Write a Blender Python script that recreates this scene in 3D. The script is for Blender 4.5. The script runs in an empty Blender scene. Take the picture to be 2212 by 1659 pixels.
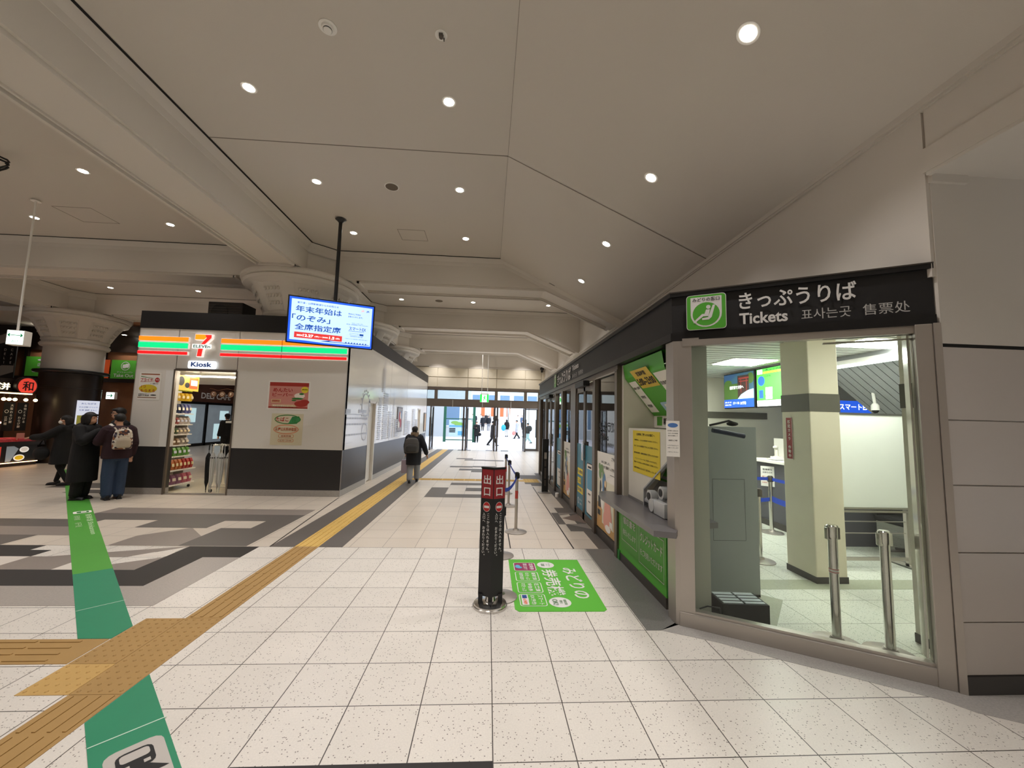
import bpy, bmesh, math, random
from mathutils import Vector as V, Matrix
SC = bpy.context.scene
COL = SC.collection
RND = random.Random(7)
# ---------------------------------------------------------------- camera, sky, exposure
CAM_Z = 1.70
def camera():
    f, p, y, r = 854.8, .09106, .05787, .02551
    d = V((math.sin(y)*math.cos(p), math.cos(y)*math.cos(p), math.sin(p)))
    a = V((math.cos(y), -math.sin(y), 0)); b = a.cross(d)
    A = math.cos(r)*a + math.sin(r)*b; B = -math.sin(r)*a + math.cos(r)*b
    c = bpy.data.cameras.new('camera'); o = bpy.data.objects.new('camera', c); COL.objects.link(o)
    c.sensor_fit = 'HORIZONTAL'; c.sensor_width = 36; c.lens = 36*f/2212
    c.clip_start = .05; c.clip_end = 300
    m = Matrix((A, B, -d)).transposed().to_4x4(); m.translation = (0, 0, CAM_Z)
    o.matrix_world = m; SC.camera = o
camera()
W = bpy.data.worlds.new('overcast_sky'); SC.world = W; W.use_nodes = True
W.node_tree.nodes['Background'].inputs[0].default_value = (.80, .90, 1, 1)
W.node_tree.nodes['Background'].inputs[1].default_value = 2.4
SC.view_settings.view_transform = 'Standard'; SC.view_settings.look = 'None'
SC.view_settings.gamma = 1; SC.view_settings.use_curve_mapping = False
SC.view_settings.exposure = 0.45
SC.cycles.max_bounces = 8; SC.cycles.diffuse_bounces = 5; SC.cycles.glossy_bounces = 3
SC.cycles.transparent_max_bounces = 16; SC.cycles.transmission_bounces = 4
SC.cycles.sample_clamp_indirect = 6; SC.cycles.caustics_reflective = False; SC.cycles.caustics_refractive = False
SC.cycles.use_denoising = True
LAMP_W = 92.0          # watts of one concourse downlight
WARM = (1.0, .965, .955)

# ---------------------------------------------------------------- materials
def lin(c):
    if isinstance(c, str):
        c = [int(c[i:i+2], 16)/255 for i in (0, 2, 4)]
        c = [x/12.92 if x <= .04045 else ((x+.055)/1.055)**2.4 for x in c]
    return (c[0], c[1], c[2], 1)
MATS = {}
def mat(name, col, rough=.5, metal=0, emit=0, noise=0, nscale=6, bump=0, bscale=40, alpha=None, spec=.5, coat=0):
    if name in MATS: return MATS[name]
    m = bpy.data.materials.new(name); m.use_nodes = True; MATS[name] = m
    n = m.node_tree.nodes; l = m.node_tree.links; b = n['Principled BSDF']
    b.inputs['Base Color'].default_value = lin(col); b.inputs['Roughness'].default_value = rough
    b.inputs['Metallic'].default_value = metal; b.inputs['Specular IOR Level'].default_value = spec
    b.inputs['Coat Weight'].default_value = coat
    if emit:
        b.inputs['Emission Color'].default_value = lin(col); b.inputs['Emission Strength'].default_value = emit
    if noise or bump:
        tc = n.new('ShaderNodeTexCoord')
    if noise:
        t = n.new('ShaderNodeTexNoise'); t.inputs['Scale'].default_value = nscale; t.inputs['Detail'].default_value = 5
        l.new(tc.outputs['Object'], t.inputs['Vector'])
        r = n.new('ShaderNodeMapRange'); r.inputs[3].default_value = 1-noise; r.inputs[4].default_value = 1+noise
        l.new(t.outputs[0], r.inputs[0])
        h = n.new('ShaderNodeHueSaturation'); h.inputs['Color'].default_value = lin(col)
        l.new(r.outputs[0], h.inputs['Value']); l.new(h.outputs[0], b.inputs['Base Color'])
    if bump:
        t2 = n.new('ShaderNodeTexNoise'); t2.inputs['Scale'].default_value = bscale; t2.inputs['Detail'].default_value = 3
        l.new(tc.outputs['Object'], t2.inputs['Vector'])
        bp = n.new('ShaderNodeBump'); bp.inputs['Strength'].default_value = bump; bp.inputs['Distance'].default_value = .01
        l.new(t2.outputs[0], bp.inputs['Height']); l.new(bp.outputs[0], b.inputs['Normal'])
    return m
def glass(name, tint, refl=1.0):
    m = bpy.data.materials.new(name); m.use_nodes = True; MATS[name] = m
    n = m.node_tree.nodes; l = m.node_tree.links; n.remove(n['Principled BSDF'])
    t = n.new('ShaderNodeBsdfTransparent'); t.inputs[0].default_value = lin(tint)
    g = n.new('ShaderNodeBsdfGlossy'); g.inputs['Roughness'].default_value = .02
    f = n.new('ShaderNodeFresnel'); f.inputs[0].default_value = 1.5
    mu = n.new('ShaderNodeMath'); mu.operation = 'MULTIPLY'; mu.inputs[1].default_value = refl
    x = n.new('ShaderNodeMixShader')
    l.new(f.outputs[0], mu.inputs[0]); l.new(mu.outputs[0], x.inputs[0])
    l.new(t.outputs[0], x.inputs[1]); l.new(g.outputs[0], x.inputs[2]); l.new(x.outputs[0], n['Material Output'].inputs[0])
    return m
def tiles(name, col, px, py, x0, y0, joint, lw, speck, scol, samt, rough=.35, var=.06, blot=.05):
    """square floor tiles in world metres with dark joints and terrazzo specks"""
    m = bpy.data.materials.new(name); m.use_nodes = True; MATS[name] = m
    n = m.node_tree.nodes; l = m.node_tree.links; b = n['Principled BSDF']; b.inputs['Roughness'].default_value = rough
    tc = n.new('ShaderNodeTexCoord'); sp = n.new('ShaderNodeSeparateXYZ'); l.new(tc.outputs['Object'], sp.inputs[0])
    def M(op, a, c=None):
        k = n.new('ShaderNodeMath'); k.operation = op
        for i, v in enumerate((a, c)):
            if v is None: continue
            if isinstance(v, (int, float)): k.inputs[i].default_value = v
            else: l.new(v, k.inputs[i])
        return k.outputs[0]
    lines = []; cells = []
    for ax, p, o in ((0, px, x0), (1, py, y0)):
        q = M('DIVIDE', M('SUBTRACT', sp.outputs[ax], o), p)
        cells.append(M('FLOOR', q))
        d = M('ABSOLUTE', M('SUBTRACT', M('FRACT', q), .5))
        lines.append(M('GREATER_THAN', d, .5 - lw/p/2))
    line = M('MAXIMUM', lines[0], lines[1])
    cv = n.new('ShaderNodeCombineXYZ'); l.new(cells[0], cv.inputs[0]); l.new(cells[1], cv.inputs[1])
    wn = n.new('ShaderNodeTexWhiteNoise'); l.new(cv.outputs[0], wn.inputs['Vector'])
    no = n.new('ShaderNodeTexNoise'); no.inputs['Scale'].default_value = 2.3; no.inputs['Detail'].default_value = 4
    l.new(tc.outputs['Object'], no.inputs['Vector'])
    val = M('ADD', M('ADD', 1 - var/2 - blot/2, M('MULTIPLY', wn.outputs['Value'], var)), M('MULTIPLY', no.outputs[0], blot))
    s = n.new('ShaderNodeTexVoronoi'); s.inputs['Scale'].default_value = speck; l.new(tc.outputs['Object'], s.inputs['Vector'])
    sm = M('MULTIPLY', M('LESS_THAN', s.outputs['Distance'], .27), M('GREATER_THAN', s.outputs['Color'], 1 - samt))
    s2 = n.new('ShaderNodeTexNoise'); s2.inputs['Scale'].default_value = speck*1.5; s2.inputs['Detail'].default_value = 2
    l.new(tc.outputs['Object'], s2.inputs['Vector'])
    hs = n.new('ShaderNodeHueSaturation'); hs.inputs['Color'].default_value = lin(col)
    l.new(M('ADD', val, M('MULTIPLY', M('SUBTRACT', s2.outputs[0], .5), .25)), hs.inputs['Value'])
    def mix(fac, a, c):
        x = n.new('ShaderNodeMix'); x.data_type = 'RGBA'; l.new(fac, x.inputs[0]); l.new(a, x.inputs[6]); x.inputs[7].default_value = lin(c); return x.outputs[2]
    l.new(mix(line, mix(sm, hs.outputs[0], scol), joint), b.inputs['Base Color'])
    bp = n.new('ShaderNodeBump'); bp.inputs['Strength'].default_value = .25; bp.inputs['Distance'].default_value = .003; bp.invert = True
    l.new(line, bp.inputs['Height']); l.new(bp.outputs[0], b.inputs['Normal'])
    return m

# ---------------------------------------------------------------- mesh helpers
MW = {}                                   # world matrix of every object made here
class MB:
    """collects shapes and links them as ONE mesh object"""
    def __init__(s): s.bm = bmesh.new()
    def poly(s, pts):
        try: return s.bm.faces.new([s.bm.verts.new(p) for p in pts])
        except ValueError: pass
    def box(s, x0, y0, z0, x1, y1, z1, bev=0, M=None):
        x0, x1 = sorted((x0, x1)); y0, y1 = sorted((y0, y1)); z0, z1 = sorted((z0, z1))
        r = bmesh.ops.create_cube(s.bm, size=1)['verts']
        for v in r:
            v.co = V(((x0+x1)/2+v.co.x*(x1-x0), (y0+y1)/2+v.co.y*(y1-y0), (z0+z1)/2+v.co.z*(z1-z0)))
        if bev:
            e = {e for v in r for e in v.link_edges}
            q = bmesh.ops.bevel(s.bm, geom=list(e), offset=bev, segments=2, affect='EDGES', profile=.5)
            r = list({v for f in q['faces'] for v in f.verts} | {v for v in r if v.is_valid})
        if M is not None:
            for v in r: v.co = M @ v.co
        return s
    def tube(s, pts, r, n=10, cap=True):
        pts = [V(p) for p in pts]; rs = r if isinstance(r, (list, tuple)) else [r]*len(pts)
        rings = []
        for i, p in enumerate(pts):
            d = (pts[min(i+1, len(pts)-1)] - pts[max(i-1, 0)]).normalized()
            a = d.orthogonal().normalized() if i == 0 else (a - d*a.dot(d)).normalized()
            b = d.cross(a)
            rings.append([s.bm.verts.new(p + (a*math.cos(t)+b*math.sin(t))*rs[i]) for t in [2*math.pi*k/n for k in range(n)]])
        for A, B in zip(rings, rings[1:]):
            for k in range(n): s.bm.faces.new((A[k], A[(k+1) % n], B[(k+1) % n], B[k]))
        if cap:
            s.bm.faces.new(rings[0][::-1]); s.bm.faces.new(rings[-1])
        return s
    def lathe(s, prof, c=(0, 0, 0), n=32, axis='Z', mod=None):
        c = V(c); rings = []
        for (r, z) in prof:
            ring = []
            for k in range(n):
                t = 2*math.pi*k/n; q = r + (mod(t, r, z) if mod else 0)
                p = V((q*math.cos(t), q*math.sin(t), z))
                if axis == 'Y': p = V((p.x, p.z, p.y))
                if axis == 'X': p = V((p.z, p.x, p.y))
                ring.append(s.bm.verts.new(c+p))
            rings.append(ring)
        for A, B in zip(rings, rings[1:]):
            for k in range(n): s.bm.faces.new((A[k], A[(k+1) % n], B[(k+1) % n], B[k]))
        s.bm.faces.new(rings[0][::-1]); s.bm.faces.new(rings[-1])
        return s
    def prism(s, pts, axis, a, b):
        """polygon in the two other axes, extruded along axis from a to b"""
        def P(u, v, w): return {'X': (w, u, v), 'Y': (u, w, v), 'Z': (u, v, w)}[axis]
        A = [s.bm.verts.new(P(u, v, a)) for u, v in pts]; B = [s.bm.verts.new(P(u, v, b)) for u, v in pts]
        n = len(pts)
        for k in range(n): s.bm.faces.new((A[k], A[(k+1) % n], B[(k+1) % n], B[k]))
        s.bm.faces.new(A[::-1]); s.bm.faces.new(B); return s
    def ball(s, c, r, sub=2, M=None):
        r = (r, r, r) if isinstance(r, (int, float)) else r
        q = bmesh.ops.create_icosphere(s.bm, subdivisions=sub, radius=1)['verts']
        for v in q:
            w = V((v.co.x*r[0], v.co.y*r[1], v.co.z*r[2]))
            v.co = V(c) + (M @ w if M else w)
        return s
    def cap(s, p, q, r0, r1, n=10):
        s.tube([p, q], [r0, r1], n); s.ball(p, r0, 1); s.ball(q, r1, 1); return s
    def build(s, name, m, parent=None, smooth=False, local=False, ang=40):
        bmesh.ops.recalc_face_normals(s.bm, faces=s.bm.faces)
        me = bpy.data.meshes.new(name); s.bm.to_mesh(me); s.bm.free()
        o = bpy.data.objects.new(name, me); COL.objects.link(o)
        for k in (m if isinstance(m, list) else [m]): me.materials.append(k)
        if parent is not None:
            o.parent = parent; MW[o.name] = MW[parent.name]
            if not local: me.transform(MW[parent.name].inverted())
        else: MW[o.name] = Matrix.Identity(4)
        if smooth:
            me.polygons.foreach_set('use_smooth', [True]*len(me.polygons))
            try: me.set_sharp_from_angle(angle=math.radians(ang))
            except Exception: pass
        return o
def tag(o, label=None, cat=None, group=None, kind=None):
    if label: o['label'] = label
    if cat: o['category'] = cat
    if group: o['group'] = group
    if kind: o['kind'] = kind
    return o
def thing(name, label, cat, loc=(0, 0, 0), rz=0, group=None):
    o = bpy.data.objects.new(name, None); COL.objects.link(o); o.empty_display_size = .1
    o.location = loc; o.rotation_euler = (0, 0, rz)
    MW[o.name] = Matrix.Translation(V(loc)) @ Matrix.Rotation(rz, 4, 'Z')
    return tag(o, label, cat, group)
def struct(o): o['kind'] = 'structure'; return o
def dup(root, loc, rz=0, label=None, group=None):
    r = root.copy(); COL.objects.link(r); r.location = loc; r.rotation_euler = (0, 0, rz)
    MW[r.name] = Matrix.Translation(V(loc)) @ Matrix.Rotation(rz, 4, 'Z')
    if label: r['label'] = label
    if group: r['group'] = group
    for ch in KIDS(root):
        c = ch.copy(); COL.objects.link(c); c.parent = r; MW[c.name] = MW[r.name]
        for g in KIDS(ch):
            d = g.copy(); COL.objects.link(d); d.parent = c; MW[d.name] = MW[r.name]
    return r
def KIDS(o): return [x for x in COL.objects if x.parent == o]

# ---------------------------------------------------------------- flat print: text and shapes on a plane
TXT = {}
def textmesh(body, bold=0, space=1):
    bold = min(bold, .016) if any(ord(c) > 0x2000 for c in body) else min(bold, .03)
    k = (body, bold, space)
    if k not in TXT:
        c = bpy.data.curves.new('t', 'FONT'); c.body = body; c.resolution_u = 3; c.offset = bold; c.space_character = space
        o = bpy.data.objects.new('t', c); COL.objects.link(o)
        me = bpy.data.meshes.new_from_object(o.evaluated_get(bpy.context.evaluated_depsgraph_get()))
        vs = [(v.co.x, v.co.y) for v in me.vertices]; fs = [tuple(p.vertices) for p in me.polygons]
        bpy.data.objects.remove(o); bpy.data.curves.remove(c); bpy.data.meshes.remove(me)
        if bold:
            _v, _f, a0, a1, b0, b1 = textmesh(body, 0, space); e = bold*2.2
            vs = [(min(max(x, a0-e), a1+e), min(max(y, b0-e), b1+e)) for x, y in vs]
        xs = [v[0] for v in vs] or [0, 1]; ys = [v[1] for v in vs] or [0, 1]
        TXT[k] = (vs, fs, min(xs), max(xs), min(ys), max(ys))
    return TXT[k]
class Plane:
    """a printed face: origin, reading direction, up"""
    def __init__(s, o, r, u=(0, 0, 1)):
        s.o = V(o); s.r = V(r).normalized(); s.u = V(u).normalized(); s.n = s.r.cross(s.u)
    def at(s, a, b, h=0): return s.o + s.r*a + s.u*b + s.n*h
def art(pl, items, m, parent, name='print', h=.003):
    b = MB()
    for it in items:
        k = it[0]; h += .00015
        if k == 'r':
            _, x0, y0, x1, y1 = it; P = [(x0, y0), (x1, y0), (x1, y1), (x0, y1)]
        elif k == 'p': P = it[1]
        elif k == 'c':
            _, cx, cy, rx, ry = it; P = [(cx+rx*math.cos(t*math.pi/14), cy+ry*math.sin(t*math.pi/14)) for t in range(28)]
        elif k == 'rr':
            _, x0, y0, x1, y1, q = it; P = []
            for cx, cy, a in ((x1-q, y1-q, 0), (x0+q, y1-q, 90), (x0+q, y0+q, 180), (x1-q, y0+q, 270)):
                P += [(cx+q*math.cos(math.radians(a+t)), cy+q*math.sin(math.radians(a+t))) for t in (0, 30, 60, 90)]
        elif k == 'ring':                                   # rounded frame or circle outline
            _, cx, cy, rx, ry, w = it
            for t in range(28):
                a0, a1 = t*math.pi/14, (t+1)*math.pi/14
                b.poly([pl.at(cx+(rx-q)*math.cos(a), cy+(ry-q)*math.sin(a), h) for a, q in ((a0, 0), (a1, 0), (a1, w), (a0, w))])
            continue
        elif k == 'fr':
            _, x0, y0, x1, y1, w = it
            for X0, Y0, X1, Y1 in ((x0, y0, x1, y0+w), (x0, y1-w, x1, y1), (x0, y0+w, x0+w, y1-w), (x1-w, y0+w, x1, y1-w)):
                b.poly([pl.at(p, q, h) for p, q in ((X0, Y0), (X1, Y0), (X1, Y1), (X0, Y1))])
            continue
        elif k == 't':                                      # text, centre x, base y, cap height, [max width], [bold], [align l/c]
            _, body, cx, y, H = it[:5]; w = it[5] if len(it) > 5 else None; bold = it[6] if len(it) > 6 else .012; al = it[7] if len(it) > 7 else 'c'
            vs, fs, a0, a1, b0, b1 = textmesh(body, bold)
            if a1-a0 < 1e-5: continue
            sy = H/max(b1-b0, .3); sx = sy if not w else w/(a1-a0)
            ox = cx - (sx*(a1-a0)/2 if al == 'c' else 0)
            vv = [b.bm.verts.new(pl.at(ox+(x-a0)*sx, y+(yy-b0)*sy, h)) for x, yy in vs]
            for f in fs:
                try: b.bm.faces.new([vv[i] for i in f])
                except ValueError: pass
            continue
        elif k == 'v':                                      # vertical text: x centre, top y, char size
            _, body, cx, y, H = it[:5]; sq = it[5] if len(it) > 5 else 1.12
            for i, ch in enumerate(body):
                if ch == ' ': continue
                vs, fs, a0, a1, b0, b1 = textmesh(ch, .015); s = H/.95
                off = .42 if ch in '。、' else 0
                yy0 = y - (i+1)*H*sq + (0 if ch not in 'へー' else 0)
                vv = [b.bm.verts.new(pl.at(cx+(x-(a0+a1)/2+off)*s, yy0+(q-b0)*s+(H*(.9-(b1-b0))/2 if not off else H*.55), h)) for x, q in vs]
                for f in fs:
                    try: b.bm.faces.new([vv[j] for j in f])
                    except ValueError: pass
            continue
        b.poly([pl.at(p, q, h) for p, q in P])
    o = b.build(name, m, parent)
    return o
def sheet(name, label, cat, pl, w, h, m, t=.002, group=None, bev=0):
    """a thin board or paper lying on the plane, lower left corner at its origin"""
    c = pl.at(w/2, 0); o = thing(name, label, cat, c, 0, group)
    b = MB(); A = [pl.at(x, y, 0) for x, y in ((0, 0), (w, 0), (w, h), (0, h))]; B = [pl.at(x, y, t) for x, y in ((0, 0), (w, 0), (w, h), (0, h))]
    b.poly(A[::-1]); b.poly(B)
    for k in range(4): b.poly([A[k], A[(k+1) % 4], B[(k+1) % 4], B[k]])
    b.build('panel', m, o); return o
# ---------------------------------------------------------------- palette
def palette():
    mat('ceil', 'cfc8be', .9, bump=.06, bscale=120); mat('plaster', 'cfc8be', .85, bump=.05, bscale=90)
    mat('beam', 'd6cfc5', .85, bump=.05, bscale=90); mat('gap', '17130f', .9)
    mat('panel_beige', 'cfc5b0', .6, noise=.03); mat('panel_grey', 'bfb6ae', .42, noise=.03, nscale=2)
    mat('base_dark', '3b3734', .5); mat('granite', 'a5a09a', .45, noise=.35, nscale=90)
    mat('granite_dark', '75726e', .45, noise=.35, nscale=90)
    mat('steel', 'b9b2aa', .38, .8, noise=.08, nscale=3); mat('steel_bright', 'd0cdc8', .16, 1); mat('steel_dark', '5b5550', .35, .7)
    mat('bronze', '6f645a', .4, .45); mat('fascia', '151314', .5); mat('fascia_edge', '100f10', .35)
    mat('black', '0d0d0e', .45); mat('black_matte', '131212', .8); mat('rubber', '1c1b1b', .7)
    mat('white', 'efece6', .5); mat('white_gloss', 'eeece8', .12, spec=.6); mat('white_panel', 'e2ddd5', .38)
    mat('wainscot', '2c2a2b', .35); mat('wainscot_front', '1d1b1b', .45)
    mat('cream', 'dad5c6', .6, noise=.05, nscale=4); mat('cream_dirty', 'd9d1bd', .6, noise=.09, nscale=3)
    mat('stripe_dark', '5a574e', .6); mat('grey_cab', '979d9b', .5); mat('olive', 'b4b5a6', .55)
    mat('green', '4fa32f', .45); mat('green_dark', '2f7d35', .45); mat('green_mat', '55ad2c', .55); mat('teal', '1f7a58', .5)
    mat('red', 'b01818', .45); mat('red_dark', '8d1c22', .5); mat('yellow', 'd9c01e', .5); mat('yellow_label', 'e8d23a', .5)
    mat('sign_white', 'd9d6d2', .5); mat('ink', '151515', .6); mat('ink_blue', '123f86', .5); mat('ink_grey', '8d8f9c', .4)
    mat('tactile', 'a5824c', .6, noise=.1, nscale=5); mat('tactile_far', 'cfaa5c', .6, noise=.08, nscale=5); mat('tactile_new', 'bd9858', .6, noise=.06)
    mat('blue', '1b3f9e', .5); mat('belt', '2545b0', .6); mat('brown', '85573a', .5, noise=.1); mat('wood_dark', '241a15', .35, noise=.15, nscale=3)
    mat('skin', 'd9a88a', .55); mat('hair', '15100e', .6); mat('paper', 'eeeae2', .6); mat('orange', 'e0571c', .5)
    mat('lamp', 'fff6e6', .5, emit=28); mat('lamp_soft', 'fff4e4', .5, emit=9)
palette()
GL_SHOP = glass('glass_window', 'fbfdfb', .55); GL_DOOR = glass('glass_door', 'f6fbfb', .8); GL_FAC = glass('glass_facade', 'f8fbf9', 1.3)
ACR = glass('acrylic', 'f0f2f0', .8)
K = MATS

# ---------------------------------------------------------------- the concourse: floor
ZC = 5.48
GX0, GP, GY0, GPY = .353, .421, 5.435, .4135
tf = tiles('floor_near', 'd9d2c8', .4245, .4125, .0765, 5.43, '4a443f', .006, 75, '7b726b', .34, rough=.36, var=.05, blot=.14)
tfar = tiles('floor_far', 'cfc3b4', .421, .4135, .353, 5.435, '6a6058', .005, 60, 'a59a8e', .12, rough=.33, var=.07, blot=.08)
b = MB(); b.box(-22, -9, -.12, 8, 5.432, 0); FLOOR = struct(b.build('floor', tf))
b = MB(); b.box(-22, 5.432, -.12, 12, 22.3, 0)
b.box(-22, 22.3, -.12, -6, 40, 0); struct(b.build('floor', tfar))
# dark paving patterns, flush slabs two millimetres proud of the bed
mat('pave_black', '231f1d', .6, noise=.12, nscale=60); mat('pave_dark', '5f5954', .5, noise=.1, nscale=60)
mat('pave_grey', 'a39b93', .4, noise=.25, nscale=70); mat('pave_mid', '8b8179', .4, noise=.1, nscale=40); mat('pave_light', 'd6cdc2', .4, noise=.05, nscale=20)
mat('pave_brown', '7d6a60', .4, noise=.1, nscale=30)
def slabs(m, polys, h=.002):
    b = MB()
    for P in polys:
        h += .00012
        if len(P) == 4 and not isinstance(P[0], tuple): P = [(P[0], P[1]), (P[2], P[1]), (P[2], P[3]), (P[0], P[3])]
        b.prism(P, 'Z', -.01, h)
    return b.build('paving_pattern', K[m], FLOOR)
slabs('pave_black', [(-3.73, 4.63, -3.30, 5.43), (-3.30, 5.03, -2.88, 5.43), (-7.9, 4.22, -3.30, 4.63), (-7.9, 5.03, -5.45, 5.43), (-5.45, 5.03, -5.2, 5.25)])
slabs('pave_grey', [(-3.30, 4.22, -2.88, 5.03), (-4.25, 3.81, -2.88, 4.22), (-8, 3.81, -4.25, 4.22)])
slabs('pave_mid', [(-5.2, 4.63, -4.57, 5.03), [(-4.36, 4.63), (-3.73, 4.63), (-3.73, 5.03)], [(-5.0, 5.03), (-4.15, 5.03), (-3.73, 5.43)]])
slabs('pave_light', [(-4.57, 4.63, -4.36, 5.03), (-4.15, 5.06, -3.73, 5.2), (-7.0, 4.63, -5.2, 5.03)], .0015)
slabs('pave_dark', [(-3.47, 6.27, -3.05, 7.1), (-3.89, 5.45, -3.05, 6.27), (-6.4, 6.69, -3.47, 7.1), (-5.1, 6.27, -4.1, 6.69), (-8.6, 5.45, -6.0, 5.86), (-8.2, 6.27, -5.9, 6.69),
                   (-9.5, 9.3, -8.2, 9.9), (-8.6, 8.75, -7.5, 9.1)])
slabs('pave_mid', [(-4.73, 5.45, -3.89, 5.86), [(-4.73, 5.86), (-3.89, 5.86), (-4.3, 6.27)], (-6.4, 7.1, -3.05, 7.5), (-7.4, 5.86, -5.6, 6.27)])
slabs('pave_dark', [(-1.33, 8.82, -.08, 9.2), (-1.33, 9.2, -.92, 10.05), (-.49, 9.62, -.08, 10.05), (-.92, 10.46, -.08, 10.8), (-.92, 13.4, -.08, 13.85), (-.5, 13.0, .33, 13.4), (-.5, 14.3, .33, 14.7), (-1.3, 14.2, -.5, 14.6), (-.92, 16.6, -.08, 17.0), (-1.3, 17.1, -.6, 17.5), (-.08, 16.5, .7, 16.9), (.75, 21.7, 1.15, 22.4), (-1.6, 21.7, -.9, 22.3), (-.08, 21.9, .3, 22.3)])
# borders beside the tactile path and along the ticket office
slabs('pave_dark', [(-2.75, 5.44, -2.447, 22.3), (-2.138, 5.44, -1.84, 22.3)])
slabs('pave_dark', [(1.54, 5.44, 1.70, 7.92), (1.35, 7.50, 1.70, 7.92), (1.22, 6.69, 1.345, 7.49), (1.34, 6.28, 1.70, 6.69), (1.545, 7.92, 1.70, 13), (1.2, 10.5, 1.56, 10.8), (1.0, 11.7, 1.56, 12.5), (1.05, 10.8, 1.5, 11.05)])
slabs('pave_mid', [[(1.345, 7.49), (1.70, 7.50), (1.35, 7.30)], [(1.37, 6.70), (1.70, 6.72), (1.70, 6.40)]], .003)
slabs('pave_brown', [[(1.36, 7.10), (1.70, 7.42), (1.70, 6.75)]], .003)
slabs('black', [(.343, 5.44, .357, 21.5), (1.196, 5.44, 1.21, 10.3), [(-3.05, 8.66), (-3.06, 8.60), (-2.76, 5.44), (-2.745, 5.44)]], .0025)
slabs('granite_dark', [[(1.36, 5.43), (1.36, 3.36), (1.48, 3.36), (1.70, 3.46), (1.70, 5.43)]])
slabs('granite', [[(1.48, 3.36), (1.66, 3.48), (3.15, 2.62), (3.15, 2.56), (6, 2.56), (6, 2.14), (3.4, 2.2), (3.02, 2.4), (2.93, 2.51), (2.2, 2.944), (1.855, 3.178)]])
slabs('pave_black', [(-1.19, 1.9, .075, 2.14)])
# tactile guide path with bars and studs
def tactile(name, m, cells, dots=False, alongx=False, p=.306):
    b = MB()
    for x0, y0, x1, y1 in cells:
        b.box(x0+.002, y0+.002, -.01, x1-.002, y1-.002, .003)
        nx = max(1, round((x1-x0)/p)); ny = max(1, round((y1-y0)/p))
        if dots:
            for i in range(nx*5):
                for j in range(ny*5):
                    cx = x0+(i+.5)*(x1-x0)/(nx*5); cy = y0+(j+.5)*(y1-y0)/(ny*5)
                    b.lathe([(.012, .003), (.007, .008)], (cx, cy, 0), 6)
        elif alongx:
            for i in range(nx):
                for j in range(4*ny):
                    cx = x0+i*p; cy = y0+(j+.5)*(y1-y0)/(4*ny); b.box(cx+.015, cy-.009, .0, cx+p-.015, cy+.009, .0075)
        else:
            for j in range(ny):
                q = (y1-y0)/ny
                for i in range(4*nx):
                    cx = x0+(i+.5)*(x1-x0)/(4*nx); cy = y0+j*q; b.box(cx-.009, cy+.015, .0, cx+.009, cy+q-.015, .0075)
    return b.build('tactile_paving', K[m], FLOOR)
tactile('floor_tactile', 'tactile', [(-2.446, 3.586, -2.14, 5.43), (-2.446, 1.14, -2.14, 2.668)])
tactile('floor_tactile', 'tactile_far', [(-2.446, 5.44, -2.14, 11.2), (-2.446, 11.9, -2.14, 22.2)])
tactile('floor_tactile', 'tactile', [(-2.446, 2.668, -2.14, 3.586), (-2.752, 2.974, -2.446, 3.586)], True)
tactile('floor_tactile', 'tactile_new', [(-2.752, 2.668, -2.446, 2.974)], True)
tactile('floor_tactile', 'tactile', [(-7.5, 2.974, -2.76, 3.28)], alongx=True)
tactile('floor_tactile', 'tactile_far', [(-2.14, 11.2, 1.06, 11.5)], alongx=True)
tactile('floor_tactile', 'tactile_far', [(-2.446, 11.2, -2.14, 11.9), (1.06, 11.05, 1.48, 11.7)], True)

# ---------------------------------------------------------------- ceiling, beams, columns
XW = 3.134                                  # upper wall above the ticket office
KX, KZ = .17, 4.10                          # where the flat ceiling folds down, its height at the wall
BY = (9.57, 14.0, 18.4); BX = (-4.526, -13.9)
ceilm = K['ceil']
b = MB()
b.prism([(-24, ZC), (KX, ZC), (XW+.05, KZ-.02), (XW+.05, KZ+.2), (KX, ZC+.2), (-24, ZC+.2)], 'Y', -9, 9.5)
b.box(-24, 9.5, ZC, XW+.3, 23, ZC+.2)
b.box(XW-.02, -9, 3.57, 9, 2.56, 3.75); b.box(-24, 23, ZC, -6, 44, ZC+.2)
CEIL = struct(b.build('ceiling', ceilm))
b = MB()                                     # panel joints in the ceiling
b.box(-3.95, 5.365, ZC-.004, KX, 5.377, ZC+.01)
sl = math.atan2(ZC-KZ, XW-KX)
def slope_z(x): return ZC - (x-KX)*(ZC-KZ)/(XW-KX)
b.poly([(KX, 5.365, ZC-.004), (XW, 5.395, KZ-.004), (XW, 5.41, KZ-.004), (KX, 5.377, ZC-.004)])
b.box(KX-.002, -9, ZC-.002, KX+.002, 9.07, ZC+.01)
b.build('joint_line', mat('joint', '857c72', .9), CEIL)
def bay_edge(x0, x1, y0, y1, c=.38):
    """black shadow gap and cove moulding round one coffer with chamfered corners"""
    P = [(x0+c, y0), (x1-c, y0), (x1, y0+c), (x1, y1-c), (x1-c, y1), (x0+c, y1), (x0, y1-c), (x0, y0+c)]
    return P
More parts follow.
